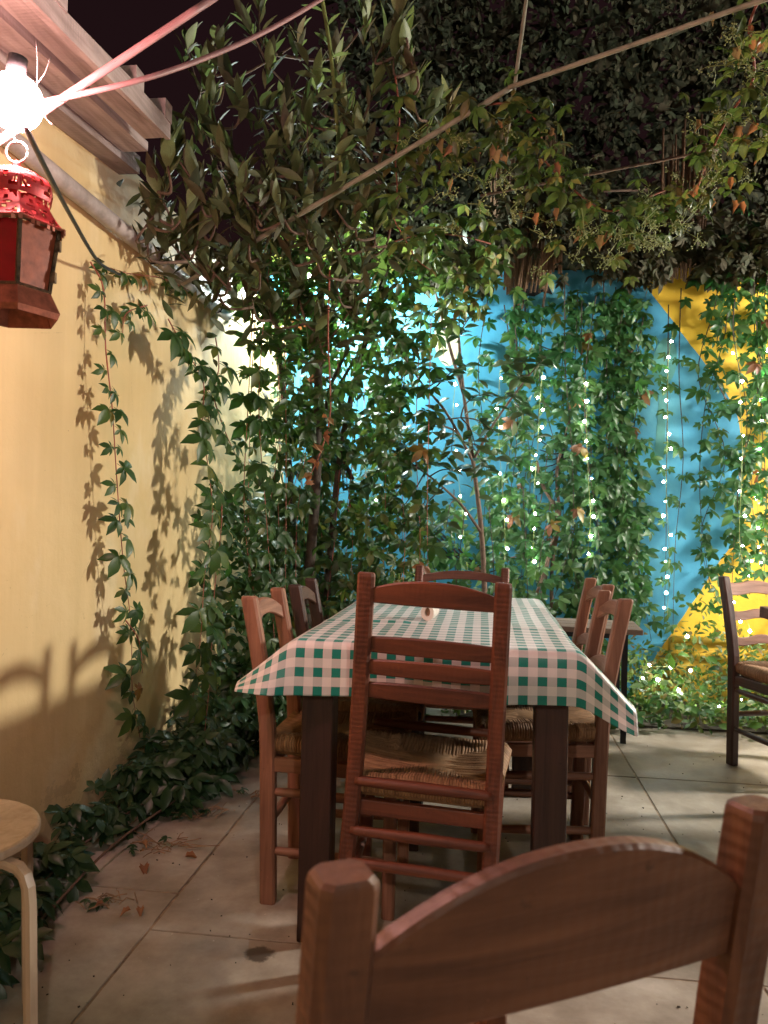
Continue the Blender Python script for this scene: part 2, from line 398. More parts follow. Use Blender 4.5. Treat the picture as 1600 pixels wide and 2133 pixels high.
# ground sheet and the concrete floor slabs
b = MB(); b.add([(-60, -60, -.03), (60, -60, -.03), (60, 60, -.03), (-60, 60, -.03)], [(0, 1, 2, 3)])
tag(b.build('ground', M['soil']), None, None, kind='structure')
floor = bpy.data.objects.new('floor', None); col.objects.link(floor); floor['kind'] = 'structure'
b = MB(); b.box((1.2, 1.6, -.0095), (5.2, 7.2, .012)); b.build('joint_bed', M['grout'], floor)
def slab(x0, x1, y0, y1):
    g = .0035; b = MB()
    zj = random.uniform(-.0012, .0012)
    b.box(((x0 + x1)/2, (y0 + y1)/2, -.006 + zj), (x1 - x0 - 2*g, y1 - y0 - 2*g, .012))
    b.build('slab', M['concrete'], floor, bevel=.002)
xs = [-.812, .66, 2.13, 3.6]
for y0, y1 in ((-1.2, .6), (.6, 2.052), (2.052, 3.5), (3.5, 5.0)): slab(WX + .0, xs[0], y0, y1)
for i in range(3):
    o = (.0, .006, -.01)[i]
    for y0, y1 in ((-1.2, .42), (.42, 1.862), (1.862, 3.31), (3.31, 4.76)): slab(xs[i], xs[i + 1], y0 + (o if y0 > -1 else 0), y1 + o)

# left wall with splash dirt along its foot, back wall with mural
lw = MB(); lw.box((WX - .1, 1.9, 1.13), (.2, 6.2, 2.30)); lw = lw.build('yellow_wall', M['plaster'])
tag(lw, 'long yellow plastered wall running along the left side', 'wall')
bw = MB(); bw.box((1.2, BY + .1, 1.29), (5.34, .2, 2.62)); bw = bw.build('mural_wall', M['mural'])
tag(bw, 'back wall painted bright blue with a yellow field at the right', 'wall')
def decal(name, pts, mat, y=-.004):
    vs = [(x, BY + y, z) for x, z in pts]; vs2 = [(x, BY + y + .003, z) for x, z in pts]; n = len(pts)
    b = MB(); b.add(vs + vs2, [tuple(range(n)), tuple(range(2*n - 1, n - 1, -1))] + [(i, i + n, (i + 1) % n + n, (i + 1) % n) for i in range(n)])
    return b.build(name, mat, bw)
def ell(cx, cz, a, c, rot=0, n=20):
    return [(cx + a*math.cos(t)*math.cos(rot) - c*math.sin(t)*math.sin(rot), cz + a*math.cos(t)*math.sin(rot) + c*math.sin(t)*math.cos(rot)) for t in [2*math.pi*k/n for k in range(n)]]
decal('painted_cream_shape', ell(-.245, 2.165, .075, .155, .12), M['mural_cream'])
# long-legged black bird: body, tail, neck and legs as one silhouette each
decal('painted_bird_body', [(.135, 2.50), (.17, 2.57), (.23, 2.62), (.30, 2.60), (.36, 2.53), (.40, 2.45), (.34, 2.47), (.29, 2.44), (.22, 2.45), (.17, 2.46)], M['mural_black'])
def stroke(name, pts, w, mat, y=-.0045):
    P = smooth_path([(p[0], 0, p[1]) for p in pts], 5); up, dn = [], []
    for i, p in enumerate(P):
        t = (P[min(i + 1, len(P) - 1)] - P[max(i - 1, 0)]).normalized(); nrm = Vector((-t.z, 0, t.x)); ww = w*(1 - .6*i/len(P))
        up.append(((p + nrm*ww).x, (p + nrm*ww).z)); dn.append(((p - nrm*ww).x, (p - nrm*ww).z))
    vs = [(x, BY + y, z) for x, z in up + dn]; n = len(up); b = MB(); b.add(vs, [(i, i + 1, n + i + 1, n + i) for i in range(n - 1)])
    sd = b.build(name, mat, bw); s_ = sd.modifiers.new('t', 'SOLIDIFY'); s_.thickness = .002
stroke('painted_bird_leg', [(.17, 2.47), (.185, 2.32), (.17, 2.20), (.175, 2.08)], .014, M['mural_black'])
stroke('painted_bird_leg', [(.24, 2.45), (.235, 2.33), (.255, 2.25)], .008, M['mural_black'])
for k in range(7):
    a = -.9 + k*.16
    stroke('painted_plume', [(-.40 + .02*k, .93 + .01*k), (-.32 + .07*k, .86 - .03*k), (-.16 + .07*k, .84 - .02*k + .02*(k % 2))], .007, M['mural_black'])
    stroke('painted_plume', [(.50, 1.52 - .01*k), (.44, 1.50 - .03*k), (.34, 1.55 - .055*k)], .006, M['mural_black'])
decal('painted_palm_trunk', [(1.02, 1.45), (1.075, 1.45), (1.09, 1.9), (1.05, 1.93)], M['mural_green'])
decal('painted_palm_crown', ell(1.07, 2.03, .07, .15, -.1), M['mural_green'], -.0055)

# yellow moulded ledge at the foot of the mural wall
lg = thing('painted_ledge', 'yellow ledge with two rounded nosings along the foot of the back wall', 'ledge', (1.9, BY - .06, 0))
b = MB(); b.box((0, .03, .155), (1.55, .06, .31)); b.build('riser', M['yellow_paint'], lg)
for z in (.385, .285):
    b = MB(); b.tube([(-.775, 0, z - .01), (0, 0, z - .008), (.775, 0, z - .01)], .021, 10); b.build('nosing', M['yellow_paint'], lg, True)
b = MB(); b.box((0, .032, .33), (1.55, .05, .07)); b.build('band', M['yellow_paint'], lg)

# ================================================================ ROOF EAVE (top left)
ev = thing('roof_eave', 'weathered wooden roof eave with boards and tiles above yellow wall', 'roof', (WX, 0, 0))
def evb(name, x0, x1, z0, z1, y0, y1, mat, slope=.085, parent=ev, n=10, jag=0.0):
    secs = []
    for i in range(n + 1):
        t = i/n; y = y0 + (y1 - y0)*t; dz = slope*(y - 1.9)
        j = [random.uniform(-jag, jag) for _ in range(4)]
        secs.append([(x0 + j[0], y, z0 + dz), (x1 + j[1], y, z0 + dz), (x1 + j[2], y, z1 + dz), (x0 + j[3], y, z1 + dz)])
    b = MB(); b.loft(secs); return b.build(name, mat, parent)
evb('wall_plate', .004, .075, 2.165, 2.225, -.6, 2.50, M['beam'], jag=.003)
evb('soffit_board', .085, .170, 2.185, 2.215, -.6, 2.36, M['beam'], jag=.002)
evb('soffit_board', .212, .275, 2.175, 2.20, -.6, 2.24, M['beam'], jag=.002)
fb = evb('fascia_board', .279, .298, 2.168, 2.222, -.6, 2.24, M['beam'], jag=.004)
for y in (.4, 1.05, 1.62, 2.02, 2.215):
    b = MB(); b.box((.17, y, 2.245 + .085*(y - 1.9)), (.26, .05, .055)); b.build('rafter', M['beam'], ev)
for i in range(18):
    y = -.4 + i*.14; secs = []
    for t, r in ((0, .058), (.5, .062), (1, .066)):
        x = .02 + .20*t; z = 2.26 + .085*(y - 1.9) + .05*(1 - t)
        secs.append([(x, y + r*math.cos(a), z + .55*r*math.sin(a)) for a in np.linspace(0, math.pi, 8)] + [(x, y + (r - .012)*math.cos(a), z + .55*(r - .012)*math.sin(a)) for a in np.linspace(math.pi, 0, 8)])
    b = MB(); b.loft(secs); b.build('roof_tile', M['tile'], ev, True)

# pipe along the wall
pp = thing('wall_pipe', 'grey round pipe clipped along the top of yellow wall', 'pipe', (WX + .035, 0, 2.012))
b = MB(); b.tube([(0, -1, .01), (0, .8, .004), (0, 2.0, 0), (.003, 2.9, -.004), (0, 3.55, -.004)], .027, 14); b.build('tube', M['pipe'], pp, True)
for y in (.6, 1.55, 2.72, 3.4):
    b = MB(); b.tube([(-.033, y, .0), (-.01, y, .031), (.018, y, .026), (.031, y, 0), (.018, y, -.026), (-.01, y, -.031), (-.033, y, 0)], .005, 6); b.build('clip', M['black_metal'], pp, True)
b = MB(); b.box((-.014, 3.42, .085), (.02, .46, .10)); b.build('flashing', M['pipe'], pp)

# ================================================================ FURNITURE
def rush_seat(wf, wb, dep, h, n=46):
    b = MB(); C = Vector((0, dep*.52, h - .012)); rs = random.Random(3)
    c = [Vector((-wb/2, 0, h)), Vector((wb/2, 0, h)), Vector((wf/2, dep, h)), Vector((-wf/2, dep, h))]
    for e in range(4):
        P, Q = c[e], c[(e + 1) % 4]; out = (Q - P).cross(Vector((0, 0, 1))).normalized()
        Lc = (Q - P).length
        for j in range(n):
            s = (j + .5)/n; E = P + (Q - P)*s
            I = P.lerp(C, 2*s) if s < .5 else Q.lerp(C, 2*(1 - s))
            r = Lc/n*.5*rs.uniform(1.12, 1.4); jz = rs.uniform(-.0007, .0007); jx = (Q - P).normalized()*rs.uniform(-.001, .001)
            path = [E - out*.012 - Vector((0, 0, .046)), E + out*.010 - Vector((0, 0, .034)), E + out*.013 - Vector((0, 0, .012)), E - out*.001 + Vector((0, 0, .002 + jz)),
                    E.lerp(I, .4) + Vector((0, 0, -.003 + jz)) + jx, I + Vector((0, 0, -.004 + jz)) + jx*2 - out*.012*(1 if I != E else 0)]
            b.tube(path, [r, r, r, r, r*.95, r*.8], 5, False)
    # padding body under the cords
    b.loft([[(p.x*.98, .004 + p.y*.985, z) for p in c] for z in (h - .05, h - .008)])
    return b
def post_mb(path, wx, wy, ch=.006, dome=.010):
    secs = []; path = [Vector(p) for p in path]
    for p in path: secs.append(chamfer_rect(p, wx, wy, ch))
    top = path[-1]
    secs.append(chamfer_rect(top + Vector((0, -.0005, dome*.5)), wx*.95, wy*.95, ch)); secs.append(chamfer_rect(top + Vector((0, -.001, dome*.8)), wx*.82, wy*.82, ch))
    b = MB(); b.loft(secs); return b
def slat_mb(xl, xr, yfun, zb, zt, thick=.016, n=16):
    """board spanning xl..xr; zb(u), zt(u) lower and upper edge, yfun(u, z) the bowed face, u in -1..1"""
    secs = []; e = .0035
    for i in range(n + 1):
        u = -1 + 2*i/n; x = xl + (xr - xl)*i/n; a, t = zb(u), zt(u)
        def P(z, dy): return (x, yfun(u, z) + dy, z)
        secs.append([P(a + e, -thick/2), P(a, -thick/2 + e), P(a, thick/2 - e), P(a + e, thick/2), P(t - e, thick/2), P(t, thick/2 - e), P(t, -thick/2 + e), P(t - e, -thick/2)])
    b = MB(); b.loft(secs); return b
def make_chair(name, label, group, wt, wb_, wf, H, seat_h, dep, slats, mats, rake=.075, splay=.03, pw=.036, pd=.030, low=((.30, .12), (.33, .15)), crest_style='arch', lift=0.0):
    """local frame: back posts stand on y = 0, the seat reaches to +y"""
    t = thing(name, label, 'chair', group=group)
    mz, mx, my = mats
    def ypost(z):
        return -splay*(1 - z/seat_h)**1 if z < seat_h else -rake*((z - seat_h)/(H - seat_h))**1.25
    def xpost(z): return (wb_ + (wt - wb_)*max(0, (z - .1)/(H - .1)))/2
    for s in (-1, 1):
        zs = [0, .15, .30, seat_h - .05, seat_h + .03, seat_h + .12, seat_h + .24, H - .012]
        post_mb([(s*xpost(z), ypost(z), z) for z in zs], pw, pd).build('back_post', mz, t)
        lx = s*(wf/2 - .018)
        post_mb([(lx, dep - .016, 0), (lx, dep - .016, .2), (lx, dep - .016, seat_h - .012 + lift)], pw*.98, pw*.98, .006, .006).build('front_leg', mz, t)
    for z0, z1, arch_b, arch_t, bow, th in slats:
        zm = (z0 + z1)/2; hw = xpost(zm) - pw*.38
        if arch_b == 'wave':
            zb = lambda u, z0=z0: z0 + .005*math.sin(u*5.2 + .6); zt = lambda u, z1=z1: z1 + .006*math.sin(u*5.2 + .9)
        else:
            zb = lambda u, z0=z0, a=arch_b: z0 + a*(1 - abs(u)**2.2); zt = lambda u, z1=z1, a=arch_t: z1 + a*(1 - abs(u)**2.2)
        slat_mb(-hw, hw, lambda u, z, bow=bow: ypost(z) - bow*(1 - u*u) + .002, zb, zt, th).build('crest_rail' if (z0, z1) == tuple(slats[0][:2]) else 'back_slat', mx, t, True).data.polygons.foreach_set('use_smooth', [False]*0) if False else slat_mb(-hw, hw, lambda u, z, bow=bow: ypost(z) - bow*(1 - u*u) + .002, zb, zt, th).build('crest_rail' if (z0, z1) == tuple(slats[0][:2]) else 'back_slat', mx, t)
    rush_seat(wf - .004, wb_ - .02, dep - .012, seat_h).build('rush_seat', M['rush'], t, True, loc=(0, .004, 0))
    # seat rails under the rush and the stretchers
    zr = seat_h - .075
    b = MB(); b.box((0, dep - .016, zr), (wf - .06, .02, .04)); b.build('seat_rail', mx, t, bevel=.003)
    b = MB(); b.box((0, .004, zr), (wb_ - .03, .018, .036)); b.build('seat_rail', mx, t, bevel=.003)
    for s in (-1, 1):
        a = Vector((s*(xpost(zr)), .006, zr)); c = Vector((s*(wf/2 - .018), dep - .02, zr)); d = c - a
        b = MB(); b.box((a + c)/2, (.02, d.length - .03, .038), Matrix.Rotation(-math.atan2(d.x, d.y), 3, 'Z')); b.build('side_rail', my, t, bevel=.003)
        for z in low[1]:
            a = Vector((s*xpost(z), ypost(z) + .004, z)); c = Vector((s*(wf/2 - .018), dep - .016, z))
            b = MB(); b.tube([a.lerp(c, k) for k in (0, .08, .5, .92, 1)], [.0095, .0115, .0135, .0115, .0095], 9); b.build('stretcher', my, t, True)
    for z in low[0]:
        b = MB(); b.tube([(x*xpost(z), ypost(z) - .012, z) for x in (-.98, -.88, 0, .88, .98)], [.0095, .0115, .0135, .0115, .0095], 9); b.build('stretcher', mx, t, True)
        b = MB(); b.tube([(x*(wf/2 - .018), dep - .016, z + .04) for x in (-.98, -.88, 0, .88, .98)], [.0095, .0115, .0135, .0115, .0095], 9); b.build('stretcher', mx, t, True)
    return t
WD = (M['wood_z'], M['wood_x'], M['wood_y']); WP = (M['pale_z'], M['pale_x'], M['pale_y']); WK = (M['dark_z'], M['dark_x'], M['dark_y'])

# the tall ladder-back chair at the near end of the table
ch = make_chair('ladder_back_chair', 'tall red-brown ladder-back chair at the near end of the checked table', None,
    .302, .335, .39, .928, .448, .37,
    [(.857, .890, 0, .024, .012, .019), (.742, .778, 0, .006, .012, .014), (.690, .724, 0, .006, .012, .014), (.634, .670, 0, .006, .012, .014)],
    WD, rake=.085, splay=.02, pw=.038, pd=.028, low=((.436, .322, .250), (.33, .17)))
ch.location = (-.142, 1.775, 0); ch.rotation_euler = (0, R(2.6), R(-1))

SG = 'low taverna chairs round the checked table'
SL = [(.735, .775, .030, .036, .012, .016), (.560, .600, .030, .034, .012, .015)]
c0 = make_chair('taverna_chair', 'pale taverna chair nearest the yellow wall, under left tablecloth corner', SG, .275, .285, .36, .832, .45, .36, SL, WP, rake=.065, splay=-.012, pw=.034, pd=.042, low=((.20,), (.30, .14)))
c0.location = (-.565, 2.19, 0); c0.rotation_euler = (0, 0, R(-91))
def chair_copy(loc, rz, label, sx=1.0, sz=1.0):
    c = copy_tree(c0); c.location = loc; c.rotation_euler = (0, 0, R(rz)); c.scale = (sx, 1, sz); c['label'] = label; return c
c1 = chair_copy((-.545, 2.60, 0), -88, 'dark worn taverna chair second along the left side of the table')
for o in c1.children:
    if o.name.startswith(('back_post', 'front_leg')): o.data = o.data.copy(); o.data.materials[0] = M['dark_z']
    elif o.name.startswith(('crest', 'back_slat')): o.data = o.data.copy(); o.data.materials[0] = M['dark_x']
chair_copy((.355, 2.49, 0), 94, 'pale taverna chair nearest the right tablecloth corner')
chair_copy((.372, 2.93, 0), 93, 'pale taverna chair second along the right side of the table', 1.12, 1.01)
cf = make_chair('taverna_chair', 'red-brown chair at the far end of the table, only its crest showing', SG, .385, .385, .42, .845, .45, .37, [(.765, .800, .020, .022, .012, .018), (.60, .635, .02, .022, .012, .016)], WD, pw=.036, low=((.22,), (.30, .14)))
cf.location = (-.085, 3.42, 0); cf.rotation_euler = (0, 0, R(180))

# chair close to the lens
cn = make_chair('foreground_chair', 'blurred brown chair back close up in the lower right foreground', None,
    .345, .345, .37, .838, .425, .35, [(.712, .772, .006, .058, .012, .020), (.545, .585, .01, .02, .012, .016)], (M['brown_z'], M['brown_x'], M['brown_y']), rake=.055, splay=.0, pw=.039, pd=.038, low=((.22,), (.30, .14)), lift=.028)
cn.location = (.043, .598, 0); cn.rotation_euler = (0, 0, R(30))

# dark chair by the planting, far right
cr = make_chair('wavy_slat_chair', 'dark chair with three wavy back slats beside the planting bed', None,
    .36, .36, .39, .828, .45, .37, [(.745, .800, 'wave', 0, .010, .017), (.635, .675, 'wave', 0, .010, .016), (.525, .562, 'wave', 0, .010, .016)], (M['dark_z'], M['dark_x'], M['dark_y']), rake=.085, splay=.0, pw=.036, pd=.046, low=((.22,), (.33, .16)))
cr.location = (1.289, 3.63, 0); cr.rotation_euler = (0, 0, R(198))
for o in cr.children:
    if o.name.startswith(('crest', 'back_slat')): o.data.materials[0] = M['pale_x']

# table and its cloth
TX0, TX1, TY0, TY1, TZ = -.452, .232, 1.838, 3.09, .745
tb = thing('dining_table', 'dark wooden table with thick square legs under the checked cloth', 'table', ((TX0 + TX1)/2, (TY0 + TY1)/2, 0))
hw, hl = (TX1 - TX0)/2, (TY1 - TY0)/2
b = MB(); b.box((0, 0, TZ - .016), (2*hw - .004, 2*hl - .004, .030)); b.build('tabletop', M['dark_x'], tb, bevel=.003)
for sx in (-1, 1):
    for sy in (-1, 1):
        b = MB(); b.box((sx*(hw - .058), sy*(hl - .065), (TZ - .032)/2), (.078, .078, TZ - .032)); b.build('leg', M['dark_z'], tb, bevel=.004)
    b = MB(); b.box((sx*(hw - .035), 0, TZ - .075), (.022, 2*hl - .21, .085)); b.build('apron', M['dark_y'], tb, bevel=.003)
for sy in (-1, 1):
    b = MB(); b.box((0, sy*(hl - .035), TZ - .075), (2*hw - .20, .022, .085)); b.build('apron', M['dark_x'], tb, bevel=.003)

def cloth():
    oL, oR, oF, oB = .180, .160, .128, .12
    us = sorted(set(list(np.round(np.linspace(-hw - oL, -hw, 10), 4)) + list(np.round(np.linspace(-hw, hw, 28), 4)) + list(np.round(np.linspace(hw, hw + oR, 10), 4))))
    vs_ = sorted(set(list(np.round(np.linspace(-hl - oF, -hl, 9), 4)) + list(np.round(np.linspace(-hl, hl, 46), 4)) + list(np.round(np.linspace(hl, hl + oB, 7), 4))))
    V = []; UV = []
    def wr(u, v):   # shallow creases of a folded plastic cloth
        z = .0015*math.sin(9*u + 3*v) + .0012*math.sin(14*v - 5*u)
        for cv in (-.25, .28): z += .0045*math.exp(-((v - cv + .02*math.sin(6*u))/.012)**2)
        for cu in (-.12,): z += .003*math.exp(-((u - cu)/.010)**2)
        z += .009*math.exp(-(((u + .16)/.09)**2 + ((v + .22)/.03)**2))
        return max(z, -.0005) + .003
    for v in vs_:
        for u in us:
            b_l = max(0, -hw - u); b_r = max(0, u - hw); a = max(0, -hl - v); c = max(0, v - hl)
            x = min(max(u, -hw), hw); y = min(max(v, -hl), hl); z = TZ
            side = max(b_l, b_r); sgn = -1 if b_l > 0 else 1
            edge = .006
            if side == 0 and a == 0 and c == 0: z += wr(u, v)
            else: z += .003
            if side > 0:
                o = oL if b_l > 0 else oR
                near = math.exp(-max(0, (y + hl))/.16)            # stiff corner flares out near the front
                if sgn < 0: ang = R(66) - near*R(30)
                else: ang = R(66) - near*R(19)
                fold = (.020*math.sin(y*9.3 + sgn) + .010*math.sin(y*21))*side/o
                x += sgn*(side*math.cos(ang) + edge*min(1, side/.02)) + fold*sgn; z -= side*math.sin(ang)
            if a > 0:
                k = side/.175
                drop = 1 - (.80 if sgn < 0 else .66)*k
                y -= a*(.10 + .12*k) + edge*min(1, a/.02); z -= a*.985*drop
                y -= (.010*math.sin(u*13 + .6) + .006*math.sin(u*29))*a/oF; z -= .004*math.sin(u*17)*a/oF
                if sgn > 0 and side > 0: y += .10*a*k*k*4*.3; z -= .012*k
                if sgn < 0 and side > 0: y -= .012*math.sin(k*3.1)*a/oF*2
            if c > 0:
                y += c*.2 + edge; z -= c*.97
            V.append((x, y, z)); UV.append((u + 1, v + 2))
    nu = len(us); F = [(j*nu + i, j*nu + i + 1, (j + 1)*nu + i + 1, (j + 1)*nu + i) for j in range(len(vs_) - 1) for i in range(nu - 1)]
    me = bpy.data.meshes.new('tablecloth'); me.from_pydata(V, [], F); me.update()
    uvl = me.uv_layers.new(name='UVMap')
    uvl.data.foreach_set('uv', [c_ for p in me.polygons for vi in p.vertices for c_ in UV[vi]])
    me.polygons.foreach_set('use_smooth', [True]*len(me.polygons)); me.materials.append(M['gingham'])
    o = bpy.data.objects.new('tablecloth', me); col.objects.link(o); o.location = ((TX0 + TX1)/2, (TY0 + TY1)/2, 0)
    sb = o.modifiers.new('s', 'SUBSURF'); sb.levels = 1; sb.render_levels = 2; sb.subdivision_type = 'CATMULL_CLARK'
    sd = o.modifiers.new('t', 'SOLIDIFY'); sd.thickness = .0012; sd.offset = 1
    return tag(o, 'green and white checked oilcloth draped over the dining table', 'tablecloth')
cloth()

# small paper roll on the cloth
rl = thing('napkin_roll', 'small white paper roll lying on the checked tablecloth', 'paper roll', (-.152, 2.32, TZ + .0275), R(-8))
b = MB()
ring_o = [[(.0195*math.cos(a), y, .024*math.sin(a)) for a in np.linspace(0, 2*math.pi, 20, endpoint=False)] for y in (-.03, .05)]
ring_i = [[(.0085*math.cos(a), y, .013*math.sin(a) + .002) for a in np.linspace(0, 2*math.pi, 20, endpoint=False)] for y in (.05, -.03)]
b.loft(ring_o + ring_i + [ring_o[0]], cap=False); b.build('paper', M['white_cup'], rl)
b = MB(); b.loft([[(.0084*math.cos(a), y, .0128*math.sin(a) + .002) for a in np.linspace(0, 2*math.pi, 16, endpoint=False)] for y in (-.018, .045)]); b.build('core', M['paper_in'], rl)

# stool against the left wall
stl = thing('round_stool', 'round birch stool with bent legs at the lower left edge', 'stool', (-.990, 1.31, 0), R(26))
b = MB(); secs = []
for r, z in ((.172, .434), (.178, .437), (.179, .446), (.177, .451), (.172, .453)):
    secs.append([(r*math.cos(a), r*math.sin(a), z) for a in np.linspace(0, 2*math.pi, 40, endpoint=False)])
b.loft(secs); b.build('seat', M['stool_z'], stl)
for k in range(4):
    a = R(-38 + 90*k); d = Vector((math.cos(a), math.sin(a), 0)); w = Vector((-math.sin(a), math.cos(a), 0)); path = []
    for r, z in ((.06, .424), (.17, .424), (.196, .420), (.211, .408), (.219, .390), (.223, .36), (.230, .2), (.238, 0)): path.append(d*r + Vector((0, 0, z)))
    secs = []
    for i, p in enumerate(path):
        tg = (path[min(i + 1, len(path) - 1)] - path[max(i - 1, 0)]).normalized(); nn = w.cross(tg)
        secs.append([p + w*x + nn*y for x, y in ((-.0085, -.008), (.0085, -.008), (.0105, 0), (.0085, .008), (-.0085, .008), (-.0105, 0))])
    b = MB(); b.loft(secs); b.build('leg', M['stool_z'], stl)

# low bench by the bed
bn = thing('low_bench', 'low bench with grey plank top and thin black legs behind right chairs', 'bench', (.20, 3.98, 0), R(-3))
for i, y in enumerate((-.115, 0, .115)):
    b = MB(); b.box((.0, y, .536), (1.16, .108, .026)); b.build('plank', M['bench'], bn, bevel=.003)
for sx in (-.50, .50):
    for sy in (-.14, .14):
        b = MB(); b.box((sx, sy, .26), (.026, .026, .52)); b.build('leg', M['black_metal'], bn)
    b = MB(); b.box((sx, 0, .51), (.024, .254, .022)); b.build('crossbar', M['black_metal'], bn)
    b = MB(); b.box((sx, 0, .06), (.020, .254, .020)); b.build('crossbar', M['black_metal'], bn)
for sy in (-.14, .14):
    b = MB(); b.box((0, sy, .51), (.972, .020, .022)); b.build('rail', M['black_metal'], bn)

# wooden block / table corner cut by the right edge
tt = thing('side_table', 'corner of a small reddish wooden table at the right edge', 'table', (1.392, 2.79, 0), R(2))
b = MB(); b.box((0, 0, .735), (.70, .50, .042)); b.build('tabletop', M['wood_x'], tt, bevel=.004)
for sx in (-1, 1):
    for sy in (-1, 1):
        b = MB(); b.box((sx*.29, sy*.20, .357), (.04, .04, .714)); b.build('leg', M['wood_z'], tt, bevel=.003)

# ================================================================ OVERHEAD: poles, cables, lamps, lantern
def pole(name, pts, r, mat, label, cat, n=10, joints=True):
    base = pts[0]; b = MB(); P = [Vector(sub(p, base)) for p in pts]
    if len(P) == 2:
        q = []; rr = []
        m_ = max(6, int((P[1] - P[0]).length/.06))
        for i in range(m_ + 1):
            t = i/m_; q.append(P[0].lerp(P[1], t)); rr.append(r*(1.0 + (.14 if joints and i % 4 == 0 else 0)))
        b.tube(q, rr, n)
    else: b.tube(smooth_path(P, 8), r, n)
    o = b.build(name, mat, None, True); o.location = base; return tag(o, label, cat)
pole('cane_pole', [(-1.274,2.954,1.942), (0.064,2.466,2.435)], .0085, M['cane'], 'cane pole rising from the wall pipe up through the leaves', 'pole')
pole('cane_pole', [(0.055,2.465,2.434), (0.72,1.996,2.377)], .0068, M['cane'], 'pale cane pole crossing the dark upper right', 'pole')
pole('cane_pole', [(0.117,2.439,2.83), (0.073,2.477,2.444), (0.044,2.616,2.278)], .0062, M['cane'], 'thin upright stake meeting the poles near the top centre', 'pole')
pole('cane_pole', [(-0.039,3.31,2.446), (0.92,3.23,2.573)], .0055, M['bark'], 'short horizontal cane behind the berry sprays', 'pole')
pole('conduit', [(-0.947,1.225,1.626), (-0.545,1.454,2.076)], .0075, M['conduit'], 'pinkish rod running up from the bright bulb to the top edge', 'rod', joints=False)
pole('overhead_cable', [(-0.807,1.282,1.783), (-0.646,1.422,1.907), (-0.528,1.687,2.146), (-0.397,1.903,2.388)], .0052, M['conduit'], 'thinner cable curving up from the bulb toward the tree', 'cable')
pole('black_cable', [(-0.782,1.205,1.701), (-0.863,1.396,1.724), (-1.022,1.778,1.775), (-1.156,2.164,1.8), (-1.21,2.409,1.84)], .0052, M['cable'], 'black cable drooping from the bulb down to the wall vine', 'cable')

BULB = [(-0.8,1.202,1.741)][0]
pb = thing('bare_bulb', 'glaring pinkish white bulb under the eave at the upper left', 'lamp', BULB)
sphere_mb((0, 0, 0), .046, 20, 12).build('glass_globe', M['pink_light'], pb, True)
b = MB(); b.tube([(.0, .0, .043), (.004, .0, .075)], .016, 12); b.build('socket', M['cable'], pb, True)
for i, (dx, dz, k) in enumerate(((.035, .06, 1), (.045, -.055, -1), (.012, .085, 1))):
    b = MB(); b.tube(smooth_path([(.03 + .006*i, .0, .02), (.045 + dx*.4, -.012, dz*.6), (.04 + dx, -.02, dz)], 4), .0007, 5)
    o = b.build('cable_tie', M['tie'], None, True); o.location = (BULB[0], BULB[1] - .002*i, BULB[2])
    tag(o, ('white cable tie tail pointing up right from the bright bulb', 'white cable tie tail curling down right below the bright bulb', 'white cable tie tail rising steeply above the bright bulb', 'short white cable tie tail left above the bright bulb', 'white cable tie tail nearly level, right of the bright bulb')[i], 'cable tie', 'cable ties beside the bulb')

